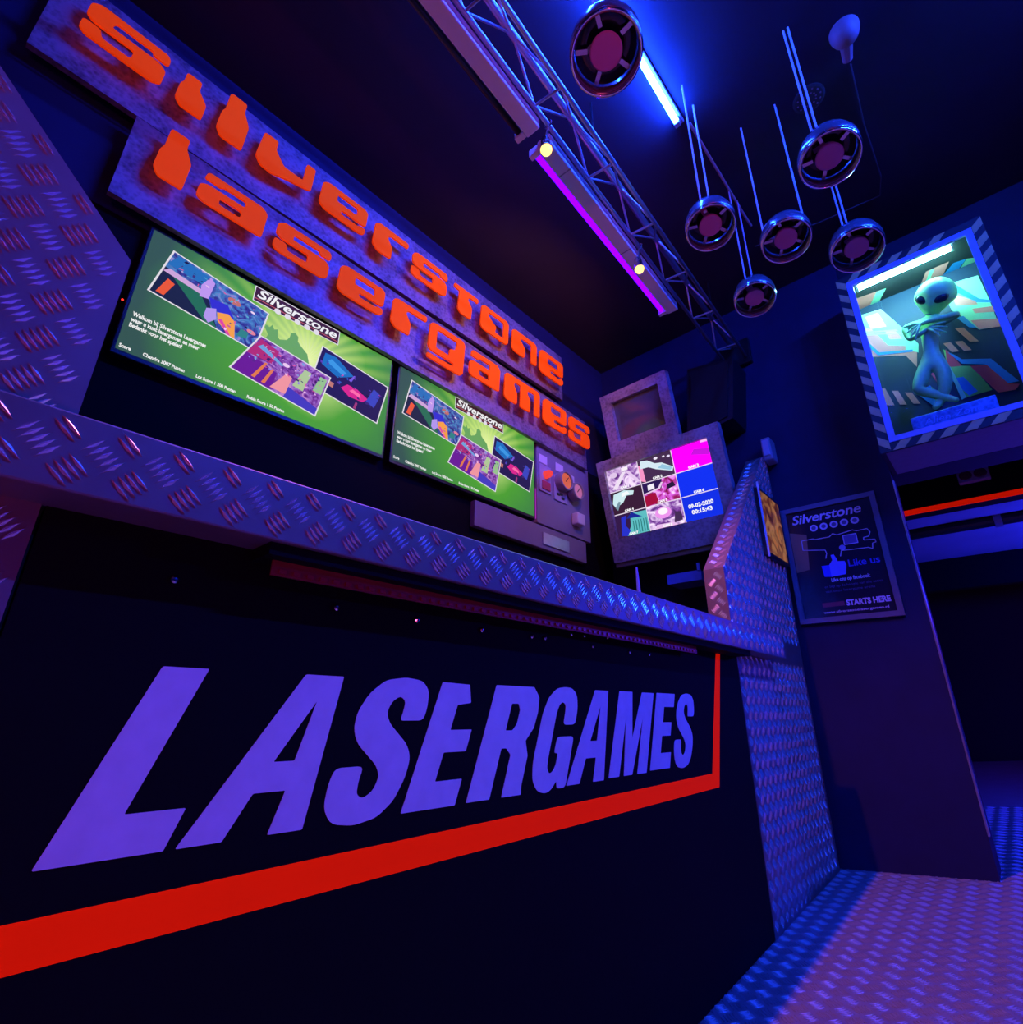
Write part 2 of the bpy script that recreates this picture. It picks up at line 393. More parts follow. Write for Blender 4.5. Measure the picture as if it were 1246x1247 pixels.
# things on the counter
sm = thing('picture_frame', 'small framed orange picture hung on the tread plate end wall', 'picture', (3.02, D, 0.85))
px = [at(925, 612, y=D - 0.03), at(960, 640, y=D - 0.03), at(963, 690, y=D - 0.03), at(936, 677, y=D - 0.03)]
fx0, fx1, fz0, fz1 = 2.98, 3.33, 0.81, 1.215
obj('frame', box(B(), fx0, fx1, D - 0.03, D - 0.003, fz0, fz1, 0.004), M_dark, sm)
obj('side_strip', box(B(), fx0 - 0.006, fx0 - 0.0005, D - 0.036, D - 0.026, fz0 - 0.01, fz1 + 0.03, 0.001), M_white, sm)
def noise_screen(name, cols, scale, k=1.0, dist=1.5, emission=True):
    m = bpy.data.materials.new(name); nt, N, L, b = nodes(m)
    tc = N.new('ShaderNodeTexCoord'); no = N.new('ShaderNodeTexNoise'); no.inputs['Scale'].default_value = scale; no.inputs['Detail'].default_value = 5; no.inputs['Distortion'].default_value = dist
    cr = N.new('ShaderNodeValToRGB'); el = cr.color_ramp.elements
    while len(el) < len(cols): el.new(0.5)
    for i, c in enumerate(cols):
        el[i].position = 0.28 + 0.44 * i / (len(cols) - 1); el[i].color = (*srgb(*c), 1)
    L.new(tc.outputs['Object'], no.inputs['Vector']); L.new(no.outputs['Fac'], cr.inputs[0])
    if emission:
        b.inputs['Base Color'].default_value = (0.008, 0.008, 0.008, 1); b.inputs['Specular IOR Level'].default_value = 0.05; L.new(cr.outputs[0], b.inputs['Emission Color']); b.inputs['Emission Strength'].default_value = k
    else: L.new(cr.outputs[0], b.inputs['Base Color'])
    b.inputs['Roughness'].default_value = 0.35
    return m
prints('backlit_print', PY(0, D - 0.03, 0), [(rect(fx0 + 0.02, fx1 - 0.015, fz0 + 0.02, fz1 - 0.015), noise_screen('backlit_orange_print', [(45, 18, 35), (130, 62, 35), (205, 140, 85), (230, 95, 20)], 9, 0.5))], sm)

# small security lamp on top of the right end wall
lp = thing('wall_lamp', 'small grey box lamp clamped at the peak of the end wall', 'lamp', (3.33, D, 1.515))
obj('housing', box(B(), 3.29, 3.395, D - 0.06, D + 0.0, 1.50, 1.66, 0.012), M_grey, lp)
obj('bracket', box(B(), 3.31, 3.34, D + 0.001, D + 0.05, 1.516, 1.54, 0.003), M_steel, lp)
obj('lens', box(B(), 3.282, 3.2895, D - 0.05, D - 0.01, 1.53, 1.64, 0.003), mat('milky_lens', (0.5, 0.5, 0.6), 0.3), lp)

# ------------------------------------------------------------------ sign boards
SL = -0.028
def signboard(name, label, xa, xb, zbl, zbr, ztl, ztr, yb):
    t = thing(name, label, 'sign', (xa, yb, zbl))
    obj('board', prism(B(), [(xa, zbl), (xb, zbr), (xb, ztr), (xa, ztl)], FY, yb, yb + 0.025), M_board, t)
    return t
GS = {
 's': [[(.1,1),(.95,1),(1,.9),(1,.72),(.80,.72),(.78,.82),(.3,.82),(.28,.62),(.9,.62),(1,.5),(1,.1),(.9,0),(.08,0),(0,.1),(0,.36),(.2,.36),(.24,.17),(.60,.17),(.60,.45),(.1,.45),(.0,.55),(0,.88)]],
 'i': [[(.08,1),(.62,1),(.62,.74),(1,.45),(1,0),(.22,0),(0,.16),(0,.6),(.08,.7)]],
 'l': [[(.08,1),(.7,1),(.7,.8),(1,.55),(1,0),(.2,0),(0,.14),(0,.5),(.08,.6)]],
 'v': [[(.0,.4),(.03,1),(.27,1),(.27,.72),(.46,.42),(.83,.42),(.83,1),(1,1),(1,.28),(.55,.12),(.3,0),(.1,.03),(0,.2)]],
 'e': [[(.1,1),(.92,1),(1,.92),(1,.42),(.95,.37),(.45,.37),(.45,.2),(.84,.2),(.86,.27),(1,.27),(1,.08),(.92,0),(.12,0),(0,.12),(0,.88)], [(.32,.84),(.78,.84),(.78,.56),(.32,.56)]],
 'r': [[(.1,1),(1,1),(1,.82),(.45,.82),(.38,.68),(.55,.4),(.55,0),(.15,0),(0,.15),(0,.9)]],
 't': [[(0,1),(1,1),(1,.84),(.62,.84),(.56,.7),(.76,.44),(.74,0),(.32,0),(.2,.12),(.22,.84),(0,.84)]],
 'o': [[(.1,1),(.92,1),(1,.9),(1,.08),(.92,0),(.1,0),(0,.1),(0,.9)], [(.24,.84),(.82,.84),(.82,.16),(.5,.18),(.54,.42),(.24,.68)]],
 'n': [[(.1,1),(.92,1),(1,.9),(1,0),(.78,0),(.78,.82),(.38,.82),(.32,.68),(.52,.42),(.5,0),(.12,0),(0,.12),(0,.9)]],
 'a': [[(.06,1),(.9,1),(1,.86),(1,0),(.1,0),(0,.1),(0,.5),(.1,.6),(.66,.6),(.66,.83),(.3,.83),(.28,.76),(.03,.76)], [(.3,.42),(.64,.42),(.64,.18),(.3,.18)]],
 'g': [[(.08,1),(.92,1),(1,.92),(1,.08),(.92,0),(0,0),(0,.12),(.70,.12),(.72,.22),(.08,.22),(0,.30),(0,.92)], [(.2,.87),(.78,.87),(.74,.62),(.58,.55),(.58,.36),(.2,.36)]],
 'm': [[(.06,1),(.94,1),(1,.9),(1,0),(.85,0),(.85,.82),(.66,.82),(.62,.68),(.72,.45),(.72,0),(.44,0),(.44,.82),(.27,.82),(.24,.68),(.34,.42),(.34,0),(.06,0),(0,.1),(0,.9)]],
}
def sign_letters(root, spec, yf):
    for ch, a, b, z0, z1 in spec:
        g = place_glyph(GS[ch], a, b, z0, z1, 0.04, 0.012)
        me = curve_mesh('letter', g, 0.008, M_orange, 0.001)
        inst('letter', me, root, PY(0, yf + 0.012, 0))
        # two stand-off pins hold the letter in front of its board
sb1 = signboard('sign_board', 'upper speckled board with orange letters reading silverstone', -0.33, 2.72, 2.165, 2.168, 2.617, 2.552, 2.025)
sign_letters(sb1, (('s', -.232, .028, 2.300, 2.485), ('i', .081, .184, 2.285, 2.475), ('l', .239, .348, 2.276, 2.545), ('v', .405, .660, 2.27, 2.472), ('e', .709, .961, 2.285, 2.460), ('r', 1.012, 1.224, 2.262, 2.448), ('s', 1.262, 1.515, 2.265, 2.438), ('t', 1.57, 1.769, 2.236, 2.426), ('o', 1.80, 2.050, 2.236, 2.423), ('n', 2.088, 2.340, 2.234, 2.412), ('e', 2.372, 2.64, 2.218, 2.410)), 1.95)
sb2 = signboard('sign_board', 'lower speckled board with orange letters reading lasergames', 0.0, 2.98, 1.748, 1.686, 2.149, 2.09, 2.012)
sign_letters(sb2, (('l', .089, .193, 1.876, 2.127), ('a', .240, .498, 1.884, 2.038), ('s', .548, .802, 1.868, 2.036), ('e', .857, 1.108, 1.855, 2.022), ('r', 1.160, 1.378, 1.844, 2.028), ('g', 1.404, 1.662, 1.784, 2.027), ('a', 1.709, 1.962, 1.834, 2.013), ('m', 2.008, 2.348, 1.82, 2.013), ('e', 2.386, 2.642, 1.814, 2.004), ('s', 2.675, 2.930, 1.806, 1.995)), 1.935)
for t_, xs, yb_, zc in ((sb1, (-0.2, 0.6, 1.5, 2.5), 2.02, 2.3), (sb2, (0.2, 1.0, 1.7, 2.3), 2.01, 1.95)):
    for x in xs: obj('mount_bracket', box(B(), x, x + 0.04, yb_ + 0.0305, YB, zc - 0.1 + SL * x, zc + 0.1 + SL * x), M_dark, t_)

# ------------------------------------------------------------------ televisions
def tv_green():
    m = bpy.data.materials.new('tv_green_screen'); nt, N, L, b = nodes(m)
    tc = N.new('ShaderNodeTexCoord'); sp = N.new('ShaderNodeSeparateXYZ'); L.new(tc.outputs['Object'], sp.inputs[0])
    # sunburst around a point of the slide
    def math_(op, a, bb=None):
        n = N.new('ShaderNodeMath'); n.operation = op
        for i, v in enumerate((a, bb)):
            if v is None: continue
            if isinstance(v, (int, float)): n.inputs[i].default_value = v
            else: L.new(v, n.inputs[i])
        return n.outputs[0]
    dx = math_('SUBTRACT', sp.outputs[0], 0.66); dy = math_('SUBTRACT', sp.outputs[1], 0.33)
    an = math_('ARCTAN2', dy, dx); st = math_('SINE', math_('MULTIPLY', an, 30.0))
    r = math_('POWER', math_('ADD', math_('MULTIPLY', dx, dx), math_('MULTIPLY', dy, dy)), 0.5)
    upm = math_('MULTIPLY', math_('GREATER_THAN', dy, 0.0), math_('MULTIPLY', math_('ADD', st, 1.0), 0.5))
    no = N.new('ShaderNodeTexNoise'); no.inputs['Scale'].default_value = 3.0; L.new(tc.outputs['Object'], no.inputs['Vector'])
    cr = N.new('ShaderNodeValToRGB'); el = cr.color_ramp.elements
    el[0].position = 0.0; el[0].color = (*srgb(225, 235, 165), 1); el[1].position = 1.0; el[1].color = (*srgb(50, 80, 75), 1)
    for p, c in ((0.22, (165, 200, 110)), (0.45, (72, 150, 48)), (0.75, (60, 125, 62))):
        e = el.new(p); e.color = (*srgb(*c), 1)
    rr = math_('ADD', math_('MULTIPLY', r, 1.55), math_('MULTIPLY', math_('SUBTRACT', no.outputs['Fac'], 0.5), 0.25))
    L.new(rr, cr.inputs[0])
    mx = N.new('ShaderNodeMixRGB'); mx.inputs[2].default_value = (*srgb(200, 225, 110), 1)
    fade = N.new('ShaderNodeMapRange'); fade.inputs['From Min'].default_value = 0.1; fade.inputs['From Max'].default_value = 0.55; fade.inputs['To Min'].default_value = 0.5; fade.inputs['To Max'].default_value = 0.0
    L.new(r, fade.inputs['Value']); L.new(math_('MULTIPLY', upm, fade.outputs[0]), mx.inputs[0]); L.new(cr.outputs[0], mx.inputs[1])
    b.inputs['Base Color'].default_value = (0.004, 0.004, 0.004, 1); b.inputs['Roughness'].default_value = 0.5; b.inputs['Specular IOR Level'].default_value = 0.05
    L.new(mx.outputs[0], b.inputs['Emission Color']); b.inputs['Emission Strength'].default_value = 1.15
    return m
M_tvg = tv_green()
M_txt = scr(240, 240, 240)
TVW, TVH = 1.095, 0.552
def tv_text(parent, body, u, v, size, width, **k):
    me = text_mesh('screen_text', body, size, M_txt, depth=0.0, width=width, **k)
    return inst('screen_text', me, parent, Matrix.Translation((u, v, 0.0016)), local=True)
def television(label, x, z, group):
    t = thing('television', label, 'television', (x, 2.045, z), group)
    t.matrix_basis = PY(x, 2.045, z)
    bm = box(B(), -0.012, TVW + 0.012, -0.018, TVH + 0.012, -0.045, -0.001, 0.003)
    obj('bezel', bm, M_dark, t, local=True)
    s = prints('screen', Matrix.Identity(4), [(rect(0, TVW, 0, TVH), M_tvg)], t, base=0.0)
    s.matrix_parent_inverse = Matrix.Identity(4)
    def P(name, layers, z0):
        o = prints(name, Matrix.Identity(4), layers, s, base=z0 * .25, step=0.00002); o.matrix_parent_inverse = Matrix.Identity(4); return o
    wht = scr(225, 220, 228)
    # crowd silhouette
    crowd = [(.46,.30),(.475,.345),(.455,.375),(.46,.39),(.475,.385),(.485,.405),(.495,.385),(.51,.395),(.515,.36),(.525,.35),(.555,.365),(.565,.385),(.568,.41),(.585,.422),(.602,.41),(.604,.385),(.62,.37),(.655,.345),(.67,.30),(.56,.26)]
    P('crowd_graphic', [(crowd, scr(105, 165, 90))], 0.0004)
    # bowling picture
    def q(pts, BL, BR, TR, TL):
        return [tuple(Vector(BL) * (1 - u) * (1 - v) + Vector(BR) * u * (1 - v) + Vector(TR) * u * v + Vector(TL) * (1 - u) * v) for u, v in pts]
    full = [(0, 0), (1, 0), (1, 1), (0, 1)]; brd = [(-.017, -.025), (1.017, -.025), (1.017, 1.025), (-.017, 1.025)]
    A = ((.042, .286), (.430, .241), (.456, .446), (.081, .501))
    def spark(A_, cols, n, keep):
        out = []
        rg = random.Random(n * 7 + len(cols))
        for _ in range(n):
            u, v = rg.random() * .9 + .03, rg.random() * .88 + .04
            if not keep(u, v): continue
            w_, h_ = .008 + rg.random() * .03, .012 + rg.random() * .05; sk2 = (rg.random() - .5) * .04
            out.append((q([(u, v), (u + w_, v + sk2 * .3), (u + w_ + sk2, v + h_), (u + sk2, v + h_)], *A_), scr(*cols[rg.randrange(len(cols))])))
        return out
    P('picture', [(q(brd, *A), wht), (q(full, *A), noise_screen_mats['hall']),
        (q([(0,0),(.62,0),(.42,.55),(.0,.62)], *A), scr(28, 36, 62)), (q([(.1,.5),(.30,.62),(.62,0),(.5,0)], *A), scr(38, 108, 78)),
        (q([(0,.52),(.04,.63),(.42,.60),(.36,.5)], *A), scr(205, 165, 215)), (q([(.04,.05),(.11,.05),(.14,.38),(.07,.42)], *A), scr(232, 88, 40)),
        (q([(.0,.7),(.35,.72),(.45,.95),(.05,.98)], *A), scr(40, 110, 185)), (q([(.36,.45),(.44,.5),(.43,.9),(.37,.98),(.33,.7)], *A), scr(190, 150, 235)),
        (q([(.44,.55),(.62,.62),(.72,.42),(.66,.36),(.5,.36)], *A), scr(52, 48, 205)), (q([(.46,.3),(.54,.4),(.58,.18),(.53,.02),(.47,.1)], *A), scr(178, 150, 235)),
        (q([(.56,.34),(.66,.44),(.74,.36),(.80,0),(.74,0),(.6,.16)], *A), scr(245, 160, 62)), (q([(.59,.22),(.63,.25),(.76,0),(.72,0)], *A), scr(225, 70, 160)),
        (q(disc(.66, .78, .07, 12), *A), scr(190, 110, 100)), (q(disc(.86, .80, .025, 10), *A), scr(235, 210, 240)), (q(disc(.92, .35, .05, 10), *A), scr(225, 130, 150)),
        (q([(.8,.1),(.9,.14),(.9,.3),(.82,.3)], *A), scr(50, 130, 130))] + spark(A, [(200, 140, 220), (60, 50, 120), (90, 170, 200), (240, 200, 235), (30, 25, 60), (210, 90, 150)], 60, lambda u, v: u > .62 or v > .62), 0.0006)
    A2 = ((.364, .117), (.732, .061), (.775, .279), (.450, .319))
    P('picture', [(q(brd, *A2), wht), (q(full, *A2), noise_screen_mats['bar']),
        (q([(0,0),(.45,0),(.40,.42),(0,.5)], *A2), scr(105, 30, 150)), (q([(0,.5),(.3,.55),(.28,.9),(.02,.95)], *A2), scr(175, 45, 115)),
        (q([(.2,.06),(.24,.06),(.26,.5),(.23,.5)], *A2), scr(225, 120, 70)), (q([(.32,.05),(.36,.05),(.36,.45),(.33,.45)], *A2), scr(225, 120, 80)),
        (q([(.62,.35),(.76,.35),(.76,.85),(.66,.85)], *A2), scr(175, 200, 150)), (q([(.60,.0),(1,.0),(1,.16),(.58,.28)], *A2), scr(70, 60, 190)),
        (q([(.42,.05),(.6,.08),(.58,.5),(.5,.55)], *A2), scr(240, 150, 160)), (q(disc(.44, .70, .045, 12), *A2), scr(235, 200, 240)),
        (q([(.86,.5),(.98,.5),(.98,.9),(.88,.9)], *A2), scr(150, 195, 140)), (q([(.05,.75),(.4,.62),(.42,.66),(.08,.85)], *A2), scr(110, 160, 220))] + spark(A2, [(150, 120, 230), (235, 180, 230), (60, 30, 110), (220, 90, 160), (120, 160, 220), (90, 40, 140)], 80, lambda u, v: v > .3), 0.0080)
    A3 = ((.690, .205), (1.045, .159), (1.085, .381), (.722, .424))
    P('picture', [(q(brd, *A3), wht), (q(full, *A3), scr(38, 28, 82)),
        (q([(.05,.6),(.3,.5),(.5,.75),(.2,.95),(.05,.9)], *A3), scr(30, 110, 190)), (q([(.1,.72),(.35,.62),(.4,.72),(.15,.84)], *A3), scr(60, 150, 225)),
        (q([(.38,.32),(.52,.22),(.72,.28),(.78,.42),(.6,.5),(.45,.48)], *A3), scr(215, 40, 140)), (q([(.5,.36),(.68,.34),(.66,.42),(.54,.44)], *A3), scr(255, 110, 170)),
        (q([(.76,.35),(.9,.3),(.94,.7),(.82,.75)], *A3), scr(60, 70, 190)), (q([(.2,.2),(.28,.2),(.28,.32),(.2,.32)], *A3), scr(190, 120, 110)),
        (q([(.62,.02),(.66,.02),(.66,.18),(.63,.2)], *A3), scr(160, 60, 120)), (q([(.45,.6),(.5,.78),(.52,.78),(.49,.58)], *A3), scr(120, 90, 220))] + spark(A3, [(90, 60, 180), (200, 60, 170), (40, 90, 190), (60, 40, 120), (30, 20, 60)], 50, lambda u, v: .2 < v < .7), 0.0030)
    P('logo', [(rect(.384, .790, .470, .549), wht), (rect(.388, .786, .474, .545), scr(62, 30, 40)), (rect(.390, .784, .486, .490), scr(200, 90, 90))], 0.0240)
    for i in range(5): P('logo_dot', [(disc(.492 + i * .046, .478, .0145, 12), wht)], 0.0270)
    me = text_mesh('logo_text', 'Silverstone', 0.064, M_txt, depth=0.0, width=.378, shear=0.25, bold=0.0016)
    inst('logo_text', me, s, Matrix.Translation((.397, .497, 0.0075)), local=True)
    for i, (tx, wd) in enumerate((('Welkom bij Silverstone Lasergames', .245), ('waar u kunt lasergamen en meer', .225), ('Bedankt voor het spelen!', .17))):
        tv_text(s, tx, .017, .152 - i * .024, .025, wd, bold=0.0008)
    for tx, u, wd in (('Score', .008, .035), ('Chandra 3007 Punten', .08, .135), ('Lot Score 1 300 Punten', .255, .145), ('Robin Score 1 50 Punten', .445, .155)):
        tv_text(s, tx, u, .012, .02, wd, bold=0.0007)
    return t
noise_screen_mats = {'hall': noise_screen('screen_hall_picture', [(30, 30, 90), (60, 60, 150), (70, 130, 190), (190, 130, 210)], 22, 1.0),
                     'bar': noise_screen('screen_bar_picture', [(50, 25, 80), (120, 50, 150), (160, 110, 200), (225, 160, 190)], 26, 1.0)}
tv1 = television('long flat television with green slide, left of the pair behind the counter', 0.162, 1.168, 'televisions under the sign boards')
tv2 = television('long flat television with green slide, right of the pair beside the dials', 1.315, 1.166, 'televisions under the sign boards')
for t_ in (tv1, tv2):
    me = box(B(), 0.2, 0.9, 0.15, 0.4, -0.055, -0.0455)
    obj('wall_mount', me, M_dark, t_, local=True)
p = at(159, 362, y=2.04)
obj('standby_light', ball(B(), (-0.022, 0.2, -0.006), 0.004, 8), glow('red_led', (1, 0.02, 0.01), 3), tv1, local=True)
obj('led_strip', box(B(), TVW + 0.0125, TVW + 0.018, -0.01, 0.20, -0.02, -0.002), glow('violet_led_strip', (0.75, 0.04, 0.9), 0.6), tv2, local=True)

# ------------------------------------------------------------------ control panel right of the televisions
cp = thing('control_panel', 'grey instrument panel with round dials and red lamp on the back wall', 'panel', (2.75, 2.06, 0.98))
M_panel = mat('grey_panel_paint', (0.27, 0.25, 0.29), 0.5, var=0.12, scale=8)
obj('panel_board', box(B(), 2.44, 3.04, 2.045, 2.095, 1.135, 1.705, 0.004), M_panel, cp)
obj('lower_board', box(B(), 1.9, 2.99, 2.055, 2.095, 0.975, 1.13, 0.004), M_panel, cp)
PC = 2.045
def cpx(px, py): return at(px, py, y=PC)
def cbox(name, x0, x1, z0, z1, d, m, parent=cp, bev=0.003): return obj(name, box(B(), x0, x1, PC - d, PC - 0.0005, z0, z1, bev), m, parent)
M_lilac = mat('pale_grey_enamel', (0.42, 0.40, 0.45), 0.45)
# red lamp unit
u = cbox('lamp_plate', 2.455, 2.575, 1.365, 1.56, 0.012, M_lilac)
obj('red_lamp', lathe(B(), [(0, .055), (.018, .05), (.026, .035), (.028, 0)], 18), glow('red_signal_lamp', (1, 0.06, 0.06), 0.9), u).matrix_basis = PY(2.515, PC - 0.0125, 1.49)
obj('lamp_grille', box(B(), 2.475, 2.56, PC - 0.02, PC - 0.0125, 1.38, 1.44, 0.002), mat('red_plastic', (0.5, 0.05, 0.09), 0.4), u)
cbox('name_tag', 2.458, 2.545, 1.575, 1.635, 0.004, M_white, bev=0.001)
def dial(cx, cz, r, face, plate):
    if plate:
        pl = cbox('dial_plate', cx - r * 1.0, cx + r * 1.0, cz - r * 2.0, cz + r * .6, 0.010, M_lilac)
        for (a, b_) in ((-.45, -1.35), (.25, -1.6), (.0, -1.25)):
            obj('switch_slot', box(B(), cx + a * r - .016, cx + a * r + .016, PC - 0.013, PC - 0.0105, cz + b_ * r - .009, cz + b_ * r + .009, .003), M_dark, pl)
    d = obj('dial', lathe(B(), [(0, .045), (r * .80, .045), (r * .82, .058), (r * .95, .058), (r, .045), (r, 0)], 30), M_grey, cp, smooth=False)
    d.matrix_basis = wm(cp).inverted() @ PY(cx, PC - 0.0105, cz); d.matrix_parent_inverse = Matrix.Identity(4)
    f = obj('dial_face', lathe(B(), [(0, .0465), (r * .78, .0465), (r * .78, .0455)], 30), face, d, local=True)
    n = obj('needle', box(B(), -.003, .003, -.01, r * .6, .047, .0485), M_dark, d, local=True)
    n.rotation_euler = (0, 0, -0.7)
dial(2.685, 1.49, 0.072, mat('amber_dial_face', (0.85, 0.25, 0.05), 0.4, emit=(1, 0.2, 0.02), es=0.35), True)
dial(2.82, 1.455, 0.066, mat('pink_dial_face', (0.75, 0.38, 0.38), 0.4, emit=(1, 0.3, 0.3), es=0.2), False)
cbox('name_tag', 2.64, 2.725, 1.575, 1.635, 0.004, M_white, bev=0.001)
cbox('name_tag', 2.775, 2.855, 1.545, 1.595, 0.004, M_white, bev=0.001)
cbox('junction_box', 2.81, 2.90, 1.215, 1.30, 0.055, M_white, bev=0.008)
obj('plaque', box(B(), 2.50, 2.78, 2.047, 2.0545, 1.005, 1.085, 0.002), mat('brushed_plaque', (0.55, 0.55, 0.62), 0.3, 0.5), cp)

# ------------------------------------------------------------------ monitors
def monitor_basis(xc, yc, zc, tilt):
    up = Vector((-math.sin(tilt), 0, math.cos(tilt))); right = Vector((0, -1, 0))
    return plane_m((xc, yc, zc), right, up)
def ring(bm, w, h, l, r, b, t, d0, d1, bev=0.0):
    """rectangular frame with border widths l r b t"""
    for x0_, x1_, y0_, y1_ in ((0, l, 0, h), (w - r, w, 0, h), (l, w - r, 0, b), (l, w - r, h - t, h)):
        box(bm, x0_, x1_, y0_, y1_, d0, d1)
    bmesh.ops.remove_doubles(bm, verts=bm.verts, dist=1e-5)
    return bm
def monitor(label, M, w, h, brd, depth, cat='monitor'):
    t = thing('monitor', label, cat); t.matrix_basis = M
    obj('front_frame', ring(B(), w, h, *brd, -0.06, 0.0), M_housing, t, local=True)
    bm = B()   # tapering tube housing
    a = [(0, 0, -.0605), (w, 0, -.0605), (w, h, -.0605), (0, h, -.0605)]; k = 0.72
    b_ = [(w / 2 + (x - w / 2) * k, h / 2 + (y - h / 2) * k, -depth) for x, y, z in a]
    va = [bm.verts.new(p) for p in a]; vb = [bm.verts.new(p) for p in b_]
    bm.faces.new(va); bm.faces.new(vb[::-1])
    for i in range(4): bm.faces.new((va[i], va[(i + 1) % 4], vb[(i + 1) % 4], vb[i]))
    obj('rear_housing', bm, M_dark, t, local=True)
    return t
# upper, dark screen
m2 = monitor('small old monitor with dark screen stacked above the camera monitor', monitor_basis(3.12, 1.880, 1.775, 0.245), 0.545, 0.50, (0.085, 0.075, 0.12, 0.075), 0.17)
bm = B(); n = 8; gr = [[bm.verts.new((.085 + .385 * i / n, .12 + .305 * j / n, -.038 + .02 * (1 - (2 * i / n - 1) ** 2) * (1 - (2 * j / n - 1) ** 2))) for j in range(n + 1)] for i in range(n + 1)]
for i in range(n):
    for j in range(n): bm.faces.new((gr[i][j], gr[i + 1][j], gr[i + 1][j + 1], gr[i][j + 1]))
obj('picture_tube', bm, mat('grey_tube_glass', (0.09, 0.10, 0.10), 0.18, spec=0.8), m2, local=True, smooth=True)
# lower, camera grid
m1 = monitor('large monitor showing nine camera pictures beside the end wall', monitor_basis(3.145, 1.925, 0.985, 0.24), 0.905, 0.74, (0.055, 0.085, 0.165, 0.075), 0.16)
bm = B(); box(bm, 0.0, 0.905, -0.035, -0.0005, -0.06, -0.01, 0.004); obj('bottom_strip', bm, M_alu, m1, local=True)
sx0, sy0, sw, sh = 0.055, 0.165, 0.765, 0.50
scn = prints('screen', Matrix.Identity(4), [(rect(sx0, sx0 + sw, sy0, sy0 + sh), scr(55, 30, 62))], m1, base=-0.03); scn.matrix_parent_inverse = Matrix.Identity(4)
cam_mats = [noise_screen('camera_picture_a', [(45, 20, 70), (130, 70, 165), (230, 200, 240), (255, 245, 255)], 14, 1.1),
            noise_screen('camera_picture_b', [(40, 25, 40), (90, 60, 75), (120, 200, 205), (240, 245, 250)], 9, 1.1),
            noise_screen('camera_picture_c', [(35, 20, 70), (150, 30, 90), (215, 90, 220), (255, 220, 255)], 13, 1.1)]
cw, chh = sw / 3, sh / 3
def cell(i, j): return (sx0 + cw * i, sx0 + cw * (i + 1) - .006, sy0 + chh * j + .006, sy0 + chh * (j + 1))
def qq(pts, c): return [(c[0] + (c[1] - c[0]) * u, c[2] + (c[3] - c[2]) * v) for u, v in pts]
def cam_cell(i, j, lays):
    o = prints('camera_picture', Matrix.Identity(4), lays, scn, base=-0.0292, step=0.0002); o.matrix_parent_inverse = Matrix.Identity(4)
prt = prints('grid_line', Matrix.Identity(4), [(rect(sx0, sx0 + sw, sy0 + chh * k_ , sy0 + chh * k_ + .006), scr(235, 220, 240)) for k_ in (1, 2)] + [(rect(sx0 + cw * k_ - .006, sx0 + cw * k_, sy0, sy0 + sh), scr(235, 220, 240)) for k_ in (1, 2)], scn, base=-0.0296, step=0.00003); prt.matrix_parent_inverse = Matrix.Identity(4)
c = cell(0, 2); cam_cell(0, 2, [(rect(*c), cam_mats[0]), (qq([(.1,.1),(.5,.75),(.62,.75),(.25,.05)], c), scr(240, 225, 245)), (qq([(.62,.7),(.7,.75),(.98,.2),(.9,.15)], c), scr(230, 200, 240)), (qq([(.48,.78),(.7,.8),(.7,.95),(.5,.95)], c), scr(250, 240, 250)), (qq(disc(.22, .72, .12), c), scr(225, 200, 235))])
c = cell(1, 2); cam_cell(1, 2, [(rect(*c), scr(70, 45, 80)), (qq([(0,.1),(.14,0),(.12,.7),(0,.8)], c), scr(250, 150, 200)), (qq([(.05,.62),(.3,.6),(.5,.42),(.95,.15),(1,.3),(.7,.62),(.5,.68),(.3,.9),(.08,.95)], c), scr(215, 235, 245)), (qq([(.55,.45),(.9,.2),(.98,.3),(.7,.55)], c), scr(150, 200, 225)), (qq(disc(.55, .88, .06), c), scr(240, 230, 250)), (qq(disc(.78, .85, .04), c), scr(240, 230, 250)), (qq(disc(.92, .8, .05), c), scr(230, 220, 250))])
c = cell(2, 2); cam_cell(2, 2, [(rect(*c), scr(255, 0, 255, 1.3)), (qq([(.5,.55),(.95,.35),(1,.6),(.6,.75)], c), scr(205, 20, 225)), (qq([(.8,.92),(1,.9),(1,1),(.82,1)], c), scr(250, 190, 250))])
c = cell(0, 1); cam_cell(0, 1, [(rect(*c), scr(58, 30, 55)), (qq([(.02,.5),(.1,.9),(.45,.98),(.75,.85),(.7,.68),(.5,.72),(.35,.45),(.1,.3)], c), scr(205, 235, 240)), (qq([(.15,.15),(.28,.5),(.22,.55),(.08,.3)], c), scr(120, 150, 165)), (qq([(.35,.7),(.6,.78),(.55,.9),(.35,.88)], c), scr(245, 250, 252))])
c = cell(1, 1); cam_cell(1, 1, [(rect(*c), cam_mats[2]), (qq([(0,0),(.4,.05),(.35,.5),(.0,.45)], c), scr(165, 15, 60)), (qq([(.0,.55),(.55,.62),(.6,1),(.0,1)], c), scr(45, 25, 85)), (qq([(.15,.65),(.35,.68),(.35,.9),(.16,.88)], c), scr(245, 240, 250)), (qq([(.7,.5),(.95,.55),(.9,.75),(.72,.7)], c), scr(40, 25, 60)), (qq([(.02,.5),(.5,.6),(.62,.85),(.56,.86),(.45,.66),(.02,.56)], c), scr(235, 205, 240))])
c = cell(2, 1); cam_cell(2, 1, [(rect(*c), scr(18, 50, 245))])
c = cell(0, 0); cam_cell(0, 0, [(rect(*c), scr(52, 26, 72)), (qq([(.3,0),(1,.0),(1,.92),(.5,.95),(.45,.4)], c), scr(95, 190, 195))] + [(qq([(.52 + .08 * s_, .05), (.555 + .08 * s_, .05), (.565 + .08 * s_, .6), (.54 + .08 * s_, .6)], c), scr(40, 120, 120)) for s_ in range(6)] + [(qq([(.12,.05),(.3,.0),(.42,.2),(.3,.45),(.36,.9),(.2,.85)], c), scr(40, 50, 205)), (qq([(.35,.75),(.85,.7),(.55,.98)], c), scr(25, 40, 150))])
